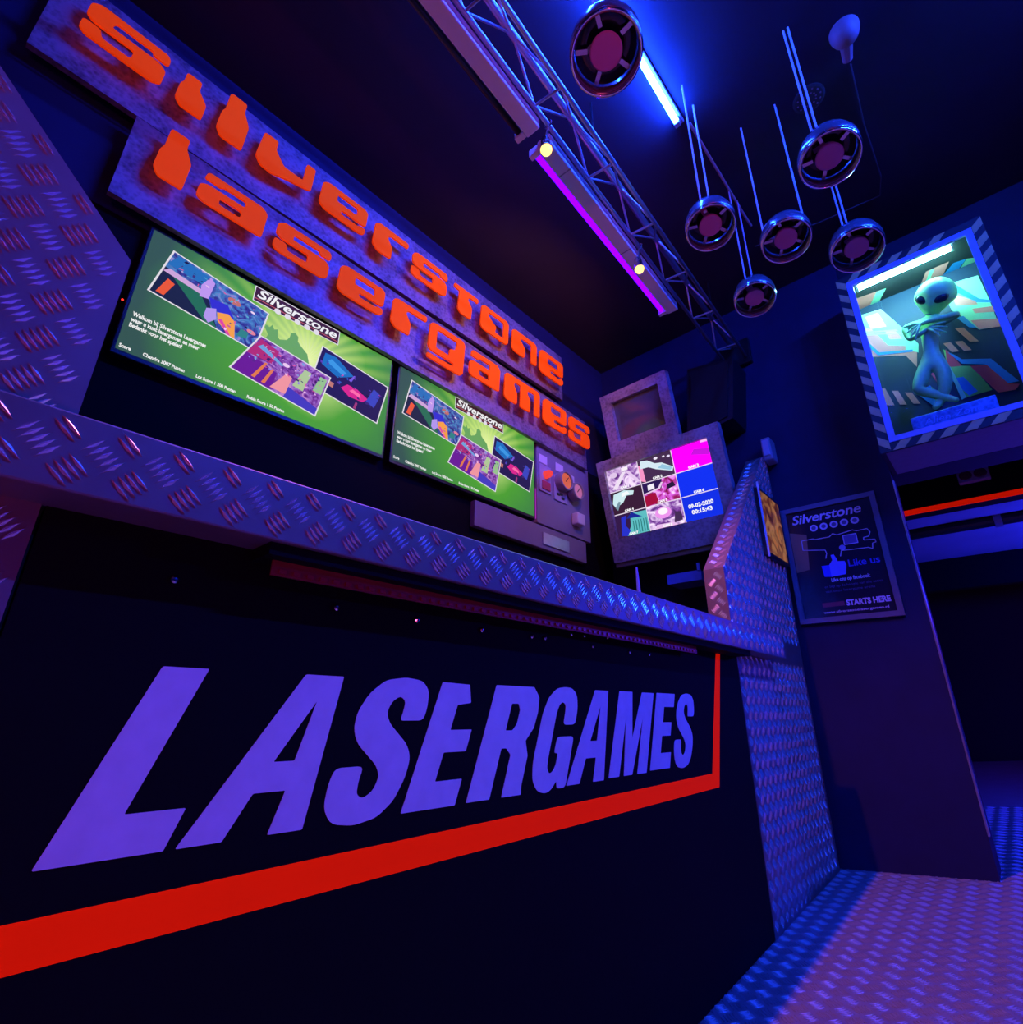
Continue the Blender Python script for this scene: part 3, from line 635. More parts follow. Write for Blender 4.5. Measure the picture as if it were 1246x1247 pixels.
c = cell(1, 0); cam_cell(1, 0, [(rect(*c), cam_mats[0]), (qq(disc(.45, .62, .24), c), scr(240, 150, 240)), (qq(disc(.45, .68, .14), c), scr(255, 245, 255)), (qq([(.7,.1),(.95,.15),(.95,.5),(.78,.55)], c), scr(70, 45, 85)), (qq([(.15,.0),(.8,.0),(.7,.14),(.2,.18)], c), scr(235, 190, 240))])
c = cell(2, 0); cam_cell(2, 0, [(rect(*c), scr(18, 48, 232))])
def mon_text(body, u, v, size, wd):
    inst('screen_text', text_mesh('screen_text', body, size, scr(250, 248, 252), depth=0, width=wd, bold=0.0014), scn, Matrix.Translation((u, v, -0.0265)), local=True)
mon_text('09-02-2020', sx0 + 2 * cw + .035, sy0 + .088, .036, .165)
mon_text('00:15:43', sx0 + 2 * cw + .05, sy0 + .048, .036, .135)
mon_text('CAM 3', sx0 + 2 * cw + .09, sy0 + 2 * chh + .010, .022, .07)
mon_text('CAM 6', sx0 + 2 * cw + .09, sy0 + chh + .010, .022, .07)
mon_text('CAM 4', sx0 + .09, sy0 + chh + .010, .022, .07)
mon_text('CAM 5', sx0 + cw + .09, sy0 + chh + .010, .022, .07)
mon_text('CAM 2', sx0 + cw + .09, sy0 + 2 * chh + .010, .022, .07)
mon_text('CAM 1', sx0 + .09, sy0 + 2 * chh + .010, .022, .07)
mon_text('CAM 7', sx0 + .09, sy0 + .010, .022, .07)
mon_text('CAM 8', sx0 + cw + .09, sy0 + .010, .022, .07)
for t_, w_, h_ in ((m1, .905, .74), (m2, .545, .5)):
    obj('wall_arm', box(B(), w_ / 2 - .04, w_ / 2 + .04, h_ * .45, h_ * .45 + .06, -0.235 if t_ is m1 else -.24, -.161 if t_ is m1 else -.171), M_dark, t_, local=True)
# loudspeaker in the corner
sp = thing('loudspeaker', 'black wedge loudspeaker on the dark wall right of the upper monitor', 'loudspeaker', (3.3, 1.12, 1.75))
bm = prism(B(), [(1.30, 1.74), (0.98, 1.80), (0.92, 2.24), (1.24, 2.30)], lambda u, v, d: (d, u, v), 3.16, 3.398)
obj('cabinet', bm, M_dark, sp)
obj('grille', prism(B(), [(1.27, 1.77), (1.01, 1.82), (0.955, 2.21), (1.21, 2.26)], lambda u, v, d: (d, u, v), 3.15, 3.1595), mat('black_grille_cloth', (0.004, 0.004, 0.005), 0.9), sp)
# small things behind the counter
p = at(779, 722, y=1.15)
sk = thing('pennant_stick', 'slim blue cone standing up behind the tread plate ledge', 'pennant', (p.x, 1.15, 0.335))
zt_ = at(773, 690, y=1.15).z
bm = B(); tube(bm, (p.x, 1.15, 0.355), (p.x - .01, 1.15, zt_), 0.016, 0.004, 12); obj('cone', bm, mat('blue_plastic', (0.12, 0.2, 0.75), 0.4), sk)
obj('foot', lathe(B(), [(0, .018), (.03, .018), (.035, .006), (.035, 0)], 18), M_dark, sk).matrix_basis = Matrix.Translation((p.x, 1.15, 0.336))
tr = thing('wall_tray', 'small blue tray fixed to the dark wall below the camera monitor', 'tray', (3.3, 1.4, 0.8))
a = at(815, 697, x=3.25); b_ = at(855, 683, x=3.25)
bm = box(B(), 3.22, 3.398, b_.y, a.y, 0.79, 0.80); box(bm, 3.212, 3.2195, b_.y, a.y, 0.79, 0.855); box(bm, 3.22, 3.398, b_.y, b_.y + .008, .8005, .85)
obj('tray_body', bm, mat('blue_tray_plastic', (0.10, 0.16, 0.6), 0.45), tr)
obj('tray_handle', box(B(), 3.20, 3.2115, b_.y - .0, b_.y + .02, .85, .90, .003), mat('blue_tray_plastic', (0.10, 0.16, 0.6), 0.45), tr)

# ------------------------------------------------------------------ truss with battens and spot lamps
tru = thing('lighting_truss', 'triangular aluminium lighting truss running to the far wall under the ceiling', 'truss', (1.6, 0.9, 2.35))
TA = lambda x: Vector((x, 0.8775 + 0.0453 * x, 2.35)); TB = lambda x: Vector((x, 0.7545 + 0.0404 * x, 2.35)); TC = lambda x: Vector((x, (0.8775 + 0.7545) / 2 + 0.043 * x + 0.01, 2.46))
X0, X1 = -1.2, 3.36
for T_, r in ((TA, .0105), (TB, .0105), (TC, .016)):
    obj('chord', tube(B(), T_(X0), T_(X1), r, n=12), M_steel, tru, smooth=True)
step = 0.41; k0 = -4
for i in range(-4, 7):
    x = 0.70 + i * step; xm = x + step / 2
    if x < X1:
        obj('cross_bar', tube(B(), TA(x), TB(x + .02), .0062, n=8), M_steel, tru)
        obj('brace', tube(B(), TA(x), TC(min(xm, X1)), .0055, n=8), M_steel, tru); obj('brace', tube(B(), TB(x + .02), TC(min(xm, X1)), .0055, n=8), M_steel, tru)
    if xm < X1 and x + step < X1 + .1:
        obj('brace', tube(B(), TC(xm), TA(min(x + step, X1)), .0055, n=8), M_steel, tru); obj('brace', tube(B(), TC(xm), TB(min(x + step + .02, X1)), .0055, n=8), M_steel, tru)
obj('end_plate', box(B(), X1, XE - 0.001, 0.86, 1.06, 2.30, 2.50, 0.003), M_dark, tru)
for x in (-0.6, 1.5, 3.0):
    q = TC(x); obj('hanger', tube(B(), q + Vector((0, 0, .012)), (q.x, q.y, ZC), .004, n=8), M_dark, tru)
def batten(label, xa, xb, lit):
    t = thing('batten_light', label, 'light fitting', (xa, 0.98, 2.30), 'batten lights along the truss')
    yc = lambda x: 0.916 + 0.0453 * x
    ang = math.atan(0.0453)
    M = Matrix.Translation((xa, yc(xa), 2.3)) @ Matrix.Rotation(ang, 4, 'Z'); Ln = (xb - xa)
    t.matrix_basis = M
    obj('housing', box(B(), 0, Ln, -0.022, 0.045, 0.0, 0.055, 0.006), M_white, t, local=True)
    for x in (0.004, Ln - .03): obj('end_cap', box(B(), x, x + .026, 0.0455, 0.095, 0.005, 0.05, 0.004), M_white, t, local=True)
    for x in (Ln * .12, Ln * .55): obj('joint_strip', box(B(), x, x + .006, -.0235, .0465, -.0012, -.0002), M_grey, t, local=True)
    tb = tube(B(), (0.031, 0.07, 0.027), (Ln - .031, 0.07, 0.027), 0.013, n=14)
    obj('tube', tb, glow('violet_black_light_tube', (0.06, 0.0, 1.0), 8) if lit else M_dark, t, local=True, smooth=True)
    return t
batten('unlit white batten light along the near end of the truss', -0.45, 1.17, False)
batten('batten light with glowing violet tube along the far end of the truss', 1.235, 2.56, True)
def spot_lamp(label, x, y, z, e, aim, cone, col):
    t = thing('spot_lamp', label, 'spot lamp', (x, y, z), 'spot lamps clamped on the truss')
    # hook clamp round the truss chord
    q = TA(x) - Vector((x, y, z))
    bm = B(); pts = [q + Vector((0.0, math.cos(a) * .019, math.sin(a) * .019)) for a in [math.radians(d) for d in range(-60, 241, 30)]]
    path(bm, pts, .0035, 6); obj('hook_clamp', bm, M_chrome, t, local=True)
    bm = B(); tube(bm, q + Vector((0, 0, -.014)), (0, 0, .055), .005, n=8); obj('stem', bm, M_chrome, t, local=True)
    d = Vector((-0.05, -0.10, -1)).normalized()
    rt = d.to_track_quat('Z', 'Y').to_matrix().to_4x4()
    c_ = obj('can', lathe(B(), [(0, -.055), (.018, -.053), (.021, -.02), (.026, .012), (.028, .02), (.024, .02), (.020, -.02), (0, -.03)], 20), M_chrome, t, local=True, smooth=True); c_.matrix_basis = rt
    bm = B(); ball(bm, (0, 0, .022), .0235, 16); g = obj('bulb', bm, glow('warm_bulb', (1.0, 0.55, 0.17), 2.6), t, local=True, smooth=True); g.matrix_basis = rt
    l = light('bulb_light', 'SPOT', d * .062, e, col, aim=d * .062 + Vector(aim), spot_size=math.radians(cone), spot_blend=0.5, shadow_soft_size=0.025); l.parent = t
    return t
spot_lamp('chrome spot lamp with glowing amber bulb where the two battens meet', 1.205, 0.945, 2.222, 150, (0.12, -0.22, -1), 100, (1.0, 0.20, 0.24))
spot_lamp('chrome spot lamp with glowing amber bulb over the far batten light', 2.030, 0.981, 2.222, 26, (0.12, 1, -0.06), 125, (1.0, 0.34, 0.10))

# ------------------------------------------------------------------ ceiling tubes
def ceiling_tube(label, a, b, power):
    a, b = Vector(a), Vector(b)
    t = thing('tube_lamp', label, 'tube lamp', (a.x, a.y, ZC), 'blue tube lamps on the ceiling')
    obj('fitting', box(B(), a.x - .05, b.x + .05, min(a.y, b.y) - .012, max(a.y, b.y) + .012, ZC - .018, ZC - .0005, .004), M_grey, t)
    for q, s in ((a, -1), (b, 1)):
        obj('lamp_holder', box(B(), q.x - .012 + .014 * s, q.x + .012 + .014 * s, q.y - .014, q.y + .014, ZC - .062, ZC - .0185, .003), M_grey, t)
    obj('tube', tube(B(), a, b, .0135, n=14), glow('blue_black_light_tube_%d' % power, (0.008, 0.05, 1.0), power), t, smooth=True)
for (a, b), e, s in zip(TUBES, (400, 1150, 40), ('glowing blue white tube lamp on the ceiling behind the hanging rings', 'added unseen blue tube lamp on the ceiling right of the viewer', 'added unseen blue tube lamp on the ceiling behind the viewer')):
    ceiling_tube(s, a, b, e)

# ------------------------------------------------------------------ hanging ring lamps
M_ring = mat('smoked_clear_plastic', (0.42, 0.42, 0.48), 0.2, 0.8, var=0.05)
M_pink = mat('pink_hub_disc', (0.75, 0.22, 0.42), 0.55, var=0.05)
M_cord = mat('blue_white_cord', (0.6, 0.6, 0.68), 0.5)
protos = {}
def ring_lamp(label, px, py, dist, rad, cords, proto=None):
    d = ray(px, py).normalized(); c_ = d * dist
    t = thing('hanging_ring_lamp', label, 'hanging lamp', c_, 'ring lamps hung from the ceiling')
    face = (-d * 0.72 + Vector((0.0, 0.0, -1.0))).normalized()         # lamp looks down towards the hall
    rt = face.to_track_quat('Z', 'Y').to_matrix().to_4x4() @ Matrix.Diagonal((rad, rad, rad, 1))
    def P(name, maker, m, sm=True, parent=t, extra=None):
        if name not in protos:
            bm = maker(); me = bpy.data.meshes.new(name); bmesh.ops.recalc_face_normals(bm, faces=bm.faces); bm.to_mesh(me); bm.free(); me.materials.append(m)
            if sm:
                for p_ in me.polygons: p_.use_smooth = True
            protos[name] = me
        return inst(name, protos[name], parent, rt @ extra if extra else rt, local=True)
    P('rim', lambda: lathe(B(), [(.80, -.62), (.92, -.60), (1.0, -.25), (1.0, .18), (.95, .24), (.88, .2), (.90, -.25), (.80, -.56)], 40, closed=True), M_ring)
    P('rim_lip', lambda: lathe(B(), [(.94, .25), (.99, .29), (.94, .33), (.88, .29)], 40, closed=True), M_chrome)
    P('reflector', lambda: lathe(B(), [(0, -.36), (.5, -.34), (.83, -.26), (.86, -.30), (.5, -.40), (0, -.41)], 36), mat('black_gloss_reflector', (0.012, 0.012, 0.016), 0.15, 0.3))
    P('hub_disc', lambda: lathe(B(), [(0, .10), (.42, .10), (.45, .06), (.44, 0), (.34, -.34), (0, -.34)], 30), M_pink, sm=False)
    def spoke():
        bm = B(); box(bm, .50, .84, -.06, .06, -.20, -.12); return bm
    for i in range(5):
        P('spoke', spoke, M_ring, False, extra=Matrix.Rotation(2 * math.pi * i / 5 + .5, 4, 'Z'))
    for (ox, oy) in cords:
        bm = B(); tube(bm, (ox, oy, rad * .35), (ox, oy, ZC - c_.z), .0042, n=8); obj('cord', bm, M_cord, t, local=True)
    bm = B(); box(bm, min(o[0] for o in cords) - .012, max(o[0] for o in cords) + .012, min(o[1] for o in cords) - .012, max(o[1] for o in cords) + .012, rad * .30, rad * .35); obj('cord_bar', bm, M_chrome, t, local=True)
    return t
ring_lamp('large hanging ring lamp in front of the glowing ceiling tube', 738, 62, 2.30, .118, ((-.02, .02), (.02, .045)))
ring_lamp('hanging ring lamp below the end of the ceiling tube', 865, 274, 2.72, .103, ((-.075, .0), (.045, .0)))
ring_lamp('lowest hanging ring lamp in view, nearest the truss end', 919, 362, 3.28, .103, ((-.07, .01), (.03, .0)))
ring_lamp('hanging ring lamp on widely spread cords in the middle of the cluster', 957, 290, 2.92, .103, ((.0, .082), (.0, -.082)))
ring_lamp('highest hanging ring lamp of the right side, under a single double cord', 1010, 190, 2.74, .108, ((-.03, .012), (-.03, .03)))
ring_lamp('hanging ring lamp just left of the alien display case', 1043, 301, 3.22, .112, ((-.03, .008), (-.03, .026)))

# smoke detector style camera with its cable on the ceiling
M_dome = mat('dusty_pink_plastic', (0.30, 0.12, 0.13), 0.6)
dm = thing('dome_camera', 'pale round ceiling camera with a short neck above the display case', 'camera', (1.95, -0.1, ZC))
q = at(1030, 44, z=ZC - 0.04)
obj('dome', lathe(B(), [(0, -.075), (.03, -.07), (.05, -.045), (.058, -.015), (.058, -.0005)], 26), M_dome, dm, smooth=True).matrix_basis = Matrix.Identity(4)
dm.location = (q.x - .0, q.y, ZC)
for ch_ in dm.children: ch_.matrix_parent_inverse = Matrix.Identity(4)
q2 = at(1032, 68, z=ZC - .03) - Vector((q.x, q.y, ZC))
obj('neck', tube(B(), (q2.x * .4, q2.y * .4, -.03), (q2.x * 1.2, q2.y * 1.2, -.03), .026, .02, 14), M_dome, dm, local=True)
cb = B(); pts = [at(1036, 78, z=ZC - .004), at(1052, 150, z=ZC - .004), at(1073, 215, z=ZC - .004), at(1072, 238, z=ZC - .004), at(1000, 270, z=ZC - .004), at(920, 300, z=ZC - .004)]
path(cb, pts, .0035, 6); tag(obj('ceiling_cable', cb, mat('dark_cable_sheath', (0.05, 0.035, 0.045), 0.6)), 'thin dark cable run across the ceiling from the dome camera', 'cable')
# conduit behind the ring lamps
cb = B(); path(cb, [at(840, 150, z=ZC - .01), at(904, 258, z=ZC - .01), at(915, 275, z=ZC - .01)], .007, 8)
tag(obj('ceiling_conduit', cb, mat('brown_conduit', (0.4, 0.25, 0.25), 0.5)), 'straight brown conduit on the ceiling behind the ring lamp cords', 'conduit')
bm = B()
vn = thing('ceiling_speaker', 'round perforated ceiling speaker above the highest ring lamp', 'speaker', at(985, 120, z=ZC))
obj('grille', lathe(B(), [(0, -.008), (.06, -.008), (.07, -.004), (.07, -.0005)], 24), mat('dark_mesh', (0.03, 0.03, 0.035), 0.6), vn, local=True)
bm = B()
for k_ in range(12):
    for r_ in (.03, .05): ball(bm, (r_ * math.cos(k_ * math.pi / 6), r_ * math.sin(k_ * math.pi / 6), -.009), .004, 6)
obj('perforation', bm, mat('pinkish_hole_rim', (0.3, 0.12, 0.16), 0.6), vn, local=True, kind='stuff')

# ------------------------------------------------------------------ alien display case
CX0, CX1 = 3.10, XE + 0.055
cyl, cyr, cz0, cz1 = 0.262, -0.405, 1.27, 2.42
case = thing('display_case', 'hazard striped display case with cyan tube and painted backdrop over the passage', 'display case', (CX1, -0.07, cz0))
M_case = mat('case_black_paint', (0.02, 0.02, 0.022), 0.6); M_under = mat('case_underside_paint', (0.22, 0.2, 0.24), 0.6)
hb, fb = 0.048, 0.030
for nm, (ya, yb_, za, zb) in {'side_panel': (cyl - .02, cyl, cz0, cz1), 'side_panel ': (cyr, cyr + .02, cz0, cz1), 'top_panel': (cyr + .0201, cyl - .0201, cz1 - .02, cz1), 'bottom_panel': (cyr + .0201, cyl - .0201, cz0, cz0 + .02)}.items():
    obj(nm.strip(), box(B(), CX0 + .012, CX1, ya, yb_, za, zb), M_under if nm == 'bottom_panel' else M_case, case)
obj('back_panel', box(B(), CX1 - .02, CX1 - .0005, cyr + .0205, cyl - .0205, cz0 + .0205, cz1 - .0205), paint(14, 40, 70), case)
XBK = CX1 - .0205
# front flange with hazard stripes
fl = B(); wC, hC = cyl - cyr, cz1 - cz0
fm = PX(CX0, cyl, cz0)
ring(fl, wC, hC, hb, hb, hb, hb, -.011, 0); rotbm(fl, fm); flange = obj('front_flange', fl, M_case, case)
fl = B(); ring(fl, wC - 2 * hb, hC - 2 * hb, fb, fb, fb, fb, -.011, .004); rotbm(fl, fm @ Matrix.Translation((hb, hb, 0))); obj('inner_frame', fl, mat('pale_blue_frame', (0.35, 0.38, 0.7), 0.4), case)
M_haz = mat('hazard_yellow', (0.55, 0.40, 0.16), 0.55, var=0.15)
ns = 0
def stripe(poly):
    bm = B(); prism(bm, poly, lambda u, v, d: tuple(fm @ Vector((u, v, d))), .0003, .0022); obj('hazard_stripe', bm, M_haz, flange)
per = .095; wd = .048; sk_ = .04
k_ = 0.01
while k_ + wd + sk_ < hC:
    stripe([(.002, k_ + sk_), (hb - .002, k_), (hb - .002, k_ + wd), (.002, k_ + wd + sk_)])
    stripe([(wC - .002, k_ + sk_), (wC - hb + .002, k_), (wC - hb + .002, k_ + wd), (wC - .002, k_ + wd + sk_)])
    k_ += per
k_ = 0.055
while k_ + wd + sk_ < wC - .05:
    stripe([(k_, .002), (k_ + wd, .002), (k_ + wd + sk_, hb - .002), (k_ + sk_, hb - .002)])
    stripe([(k_, hC - hb + .002), (k_ + wd, hC - hb + .002), (k_ + wd + sk_, hC - .002), (k_ + sk_, hC - .002)])
    k_ += per
# glass
MG = bpy.data.materials.new('clear_glass'); nt, N, L, b0 = nodes(MG)
N.remove(b0); tr_ = N.new('ShaderNodeBsdfTransparent'); gl_ = N.new('ShaderNodeBsdfGlossy'); gl_.inputs['Roughness'].default_value = 0.02
mxs = N.new('ShaderNodeMixShader'); fr = N.new('ShaderNodeFresnel'); fr.inputs['IOR'].default_value = 1.25
L.new(fr.outputs[0], mxs.inputs[0]); L.new(tr_.outputs[0], mxs.inputs[1]); L.new(gl_.outputs[0], mxs.inputs[2]); L.new(mxs.outputs[0], N['Material Output'].inputs[0])
gx = hb + fb
obj('glass_pane', rotbm(box(B(), gx - .01, wC - gx + .01, gx - .01, hC - gx + .01, -.018, -.0145), fm), MG, case)
# painted backdrop on the back panel, ceiling and right side of the case
SAL, PGR, BLU, NAV, RED, YGR, WHT = paint(255, 140, 130), paint(165, 230, 185), paint(40, 140, 215), paint(14, 34, 64), paint(255, 70, 85), paint(150, 215, 95), paint(225, 225, 245)
def bk(pts, m):
    ps = []
    for u, v in pts:
        q_ = at(1050 + u * .1764, 320 + v * .1764, x=XBK)
        ps.append((max(cyr + .022, min(cyl - .022, q_.y)), max(cz0 + .022, min(cz1 - .022, q_.z))))
    return ([(-y_, z_) for y_, z_ in ps], m)
lay = [bk([(-60,380),(130,320),(290,460),(380,600),(380,720),(300,640),(60,650),(-60,560)], SAL),
       bk([(-40,372),(130,322),(290,460),(390,560),(390,620),(290,600),(190,600),(120,560),(70,460),(-40,440)], PGR),
       bk([(20,375),(110,345),(170,440),(60,460)], SAL), bk([(40,500),(110,500),(180,570),(300,575),(300,605),(150,610)], SAL), bk([(160,470),(230,470),(280,525),(190,530)], SAL),
       bk([(-20,478),(240,462),(250,472),(-20,490)], WHT), bk([(-20,495),(260,482),(270,490),(-20,506)], WHT),
       bk([(-20,500),(0,510),(120,620),(350,600),(350,615),(110,640),(-20,530)], BLU),
       bk([(110,868),(160,868),(225,985),(170,985)], SAL), bk([(205,885),(250,885),(310,980),(262,980)], SAL), bk([(295,897),(345,897),(405,975),(355,975)], SAL),
       # right half
       bk([(540,165),(800,90),(880,260),(950,440),(810,465),(700,380),(620,330)], PGR), bk([(560,160),(640,150),(810,250),(900,260),(905,275),(790,275),(640,200)], BLU),
       bk([(620,215),(780,265),(800,290),(650,300),(630,260)], SAL), bk([(760,320),(920,300),(925,340),(780,350)], SAL), bk([(750,400),(960,385),(975,440),(810,462)], SAL), bk([(700,370),(790,450),(740,450),(650,380)], BLU),
       bk([(640,455),(700,450),(808,545),(745,548)], SAL), bk([(560,560),(610,550),(672,615),(620,620)], SAL), bk([(640,548),(695,542),(758,605),(705,612)], SAL),
       bk([(560,600),(600,620),(690,715),(760,715),(900,880),(700,940),(600,740)], YGR), bk([(575,600),(600,620),(690,715),(590,725)], RED), bk([(590,620),(640,640),(690,670),(890,665),(1085,820),(1010,835),(850,705),(690,700)], BLU),
       bk([(745,715),(860,708),(1010,835),(1090,840),(1060,880),(940,900)], RED), bk([(610,805),(700,790),(800,890),(740,920)], BLU), bk([(590,720),(610,720),(720,930),(690,950)], PGR),
       bk([(470,760),(500,750),(590,900),(660,940),(600,950)], RED), bk([(370,900),(470,850),(560,960),(520,1010)], BLU), bk([(480,860),(540,900),(560,990),(520,1000)], YGR)]
prints('backdrop_painting', plane_m((XBK - .0005, 0, 0), (0, -1, 0), (0, 0, 1)), lay, case, step=0.00025)
ZCI = cz1 - .0205
def ck(pts, m):
    ps = []
    for u, v in pts:
        q_ = at(1050 + u * .1764, 320 + v * .1764, z=ZCI); ps.append((min(XBK, max(CX0 + .03, q_.x)), max(cyr + .022, min(cyl - .022, q_.y))))
    return (ps, m)
lay = [ck([(-80,260),(150,180),(140,310),(-80,390)], SAL), ck([(100,200),(165,175),(135,312),(70,330)], PGR), ck([(440,60),(600,-10),(570,130),(415,180)], SAL), ck([(470,50),(500,40),(470,160),(445,165)], PGR),
       ck([(630,0),(720,-30),(680,100),(570,130)], BLU), ck([(720,-30),(860,-60),(840,60),(690,95)], PGR)]
o = prints('ceiling_painting', plane_m((0, 0, ZCI - .0005), (1, 0, 0), (0, 1, 0)), [(p_, m_) for p_, m_ in lay], case, step=-0.00025, base=-.0003)
YR = cyr + .0205
bm = B()
def sidepoly(x0_, z0_, x1_, z1_, m):
    b2 = B(); f = b2.faces.new([b2.verts.new(v) for v in ((x0_, YR + .0008, z0_), (x1_, YR + .0008, z0_), (x1_, YR + .0008, z1_), (x0_, YR + .0008, z1_))]); return obj('side_painting', b2, m, case)
sidepoly(CX0 + .05, 2.02, XBK - .002, 2.10, SAL); sidepoly(CX0 + .05, 2.12, XBK - .002, 2.20, PGR); sidepoly(CX0 + .05, 1.93, XBK - .002, 1.99, SAL)
# tube on the case ceiling
ct = thing('case_tube_lamp', 'bright cyan tube lamp under the roof of the alien case', 'tube lamp', (3.2, -.07, ZCI))
ya, yb_ = at(1048, 361, z=ZCI - .03), at(1162, 310, z=ZCI - .03)
xt = 3.185
obj('tube', tube(B(), (xt, .165, ZCI - .034), (xt, -.265, ZCI - .034), .0115, n=14), glow('cyan_tube', (0.25, 0.88, 0.95), 210), ct, smooth=True)
obj('fitting', box(B(), xt - .008, xt + .008, -.29, .19, ZCI - .012, ZCI - .001, .002), M_grey, ct)
for y_ in (.172, -.272): obj('lamp_holder', box(B(), xt - .012, xt + .012, y_ - .006, y_ + .006, ZCI - .05, ZCI - .0165, .002), M_white, ct)
# alien figure
XAL = 3.285
def ap(u, v, dx=0.0): return at(1050 + u * .1764, 320 + v * .1764, x=XAL + dx)
al = thing('alien_figure', 'grey skinned alien figure with big black eyes and folded arms in the case', 'figurine', ap(500, 985))
M_alien = mat('alien_skin', (0.34, 0.74, 0.28), 0.45, var=0.2, scale=40, bump=0.15)
def skin_mesh(name, verts, edges, radii, m, parent, root=0, sub=2):
    me = bpy.data.meshes.new(name); me.from_pydata([tuple(v) for v in verts], edges, []); o = bpy.data.objects.new(name, me); C.objects.link(o)
    md = o.modifiers.new('skin', 'SKIN'); md.use_smooth_shade = True; md.branch_smoothing = 0.6
    for i, r in enumerate(radii):
        r = r if isinstance(r, tuple) else (r, r); me.skin_vertices[0].data[i].radius = r
    me.skin_vertices[0].data[root].use_root = True
    sb = o.modifiers.new('sub', 'SUBSURF'); sb.levels = sub; sb.render_levels = sub
    dg = bpy.context.evaluated_depsgraph_get(); me2 = bpy.data.meshes.new_from_object(o.evaluated_get(dg)); bpy.data.objects.remove(o)
    me2.name = name; me2.materials.clear(); me2.materials.append(m)
    for p_ in me2.polygons: p_.use_smooth = True
    return link(bpy.data.objects.new(name, me2), parent)
V_ = [ap(490, 700), ap(478, 610), ap(472, 540), ap(470, 470), ap(472, 400), ap(478, 345),         # 0 pelvis .. 5 neck
      ap(370, 425), ap(290, 455, -.01), ap(330, 530, -.03), ap(390, 500, -.05), ap(455, 455, -.055),           # 6 l shoulder,7 l elbow ...
      ap(575, 395), ap(668, 350, -.01), ap(560, 375, -.06), ap(470, 400, -.065), ap(400, 425, -.06),                    # 11 r shoulder ,12 elbow..
      ap(430, 720), ap(410, 800, -.01), ap(385, 880, -.02), ap(490, 905, .0), ap(600, 935, .01), ap(665, 950, -.02),          # 16 l hip, knee 18, shin, ankle, toe
      ap(550, 715), ap(572, 790), ap(575, 870), ap(550, 940, .02), ap(520, 985, .02), ap(500, 1000, -.02)]           # 22 r hip ...
E_ = [(0,1),(1,2),(2,3),(3,4),(4,5),(4,6),(6,7),(7,8),(8,9),(9,10),(4,11),(11,12),(12,13),(13,14),(14,15),(0,16),(16,17),(17,18),(18,19),(19,20),(20,21),(0,22),(22,23),(23,24),(24,25),(25,26),(26,27)]
k_ = .00117
Rr = [(60,48),(44,38),(50,42),(68,48),(60,44),20, 26,19,16,14,13, 26,19,16,14,13, 44,40,30,25,18,13, 44,40,30,25,19,14]
Rr = [tuple(x * k_ * .85 for x in r) if isinstance(r, tuple) else r * k_ * .85 for r in Rr]
body = skin_mesh('body', V_, E_, Rr, M_alien, al)
# three long fingers on each hand, resting across the arms
for base, dirs in ((ap(452, 452, -.058), ((84, -36), (92, -12), (84, 14), (56, 34))), (ap(402, 425, -.062), ((-66, 50), (-50, 74), (-26, 82), (-78, 22)))):
    for du, dv in dirs:
        e1 = base + (ap(du, dv) - ap(0, 0)) * .55 + Vector((-.012, 0, 0)); e2 = base + (ap(du, dv) - ap(0, 0)) * 1.25 + Vector((-.004, 0, 0))
        skin_mesh('finger', [base, e1, e2], [(0, 1), (1, 2)], [.0072, .0062, .0042], M_alien, al, sub=1)
# head: broad skull, narrow chin, looking down to the left of the photograph
hc = ap(505, 235, -.02); hr = .118
bm = B(); bmesh.ops.create_uvsphere(bm, u_segments=32, v_segments=22, radius=1.0)
for v in bm.verts:
    x, y, z = v.co     # local: -x is the face direction, y across, z up
    k2 = 1.0 if z > -.1 else max(.30, 1 + (z + .1) * .82)
    v.co = (x * (.88 if z > 0 else .88 * max(.45, 1 + z * .45)) - (0.18 * max(0, -z)), y * .80 * k2, z * (.86 if z > 0 else 1.02))
for v in bm.verts:      # brow and cheek hollows round the eyes, small nose ridge
    x, y, z = v.co
    if x < 0:
        for sy in (-1, 1):
            d2 = ((y - sy * .36) / .26) ** 2 + ((z + .05) / .24) ** 2
            v.co.x += .16 * math.exp(-d2 * 1.6)
        v.co.x -= .09 * math.exp(-(y / .09) ** 2 - ((z + .42) / .22) ** 2)
hrot = plane_m(hc, Vector((.86, .42, .22)), Vector((-.30, .95, .08)))   # approx
fwd = Vector((-.84, .26, -.48)).normalized(); upv = Vector((-.25, -.42, .87)); xa = -fwd; ya_ = upv.cross(xa).normalized(); za_ = xa.cross(ya_)
hm = Matrix((xa, ya_, za_)).transposed().to_4x4(); hm.translation = hc
rotbm(bm, hm @ Matrix.Diagonal((hr, hr, hr, 1))); head = obj('head', bm, M_alien, al, smooth=True)
for sy in (-1, 1):
    bm = B(); bmesh.ops.create_uvsphere(bm, u_segments=16, v_segments=10, radius=1.0, matrix=Matrix.Translation((-.60, sy * .37, -.06)) @ Matrix.Rotation(sy * .5, 4, 'X') @ Matrix.Rotation(-sy * .45, 4, 'Z') @ Matrix.Diagonal((.16, .31, .20, 1)))
    rotbm(bm, hm @ Matrix.Diagonal((hr, hr, hr, 1))); obj('eye', bm, mat('black_eye_gloss', (0.01, 0.02, 0.03), 0.12), head, smooth=True)
bm = B(); bmesh.ops.create_uvsphere(bm, u_segments=12, v_segments=8, radius=1.0, matrix=Matrix.Translation((-.70, 0, -.72)) @ Matrix.Diagonal((.08, .14, .022, 1)))
rotbm(bm, hm @ Matrix.Diagonal((hr, hr, hr, 1))); obj('mouth', bm, mat('dark_mouth', (0.05, 0.09, 0.1), 0.5), head, smooth=True)
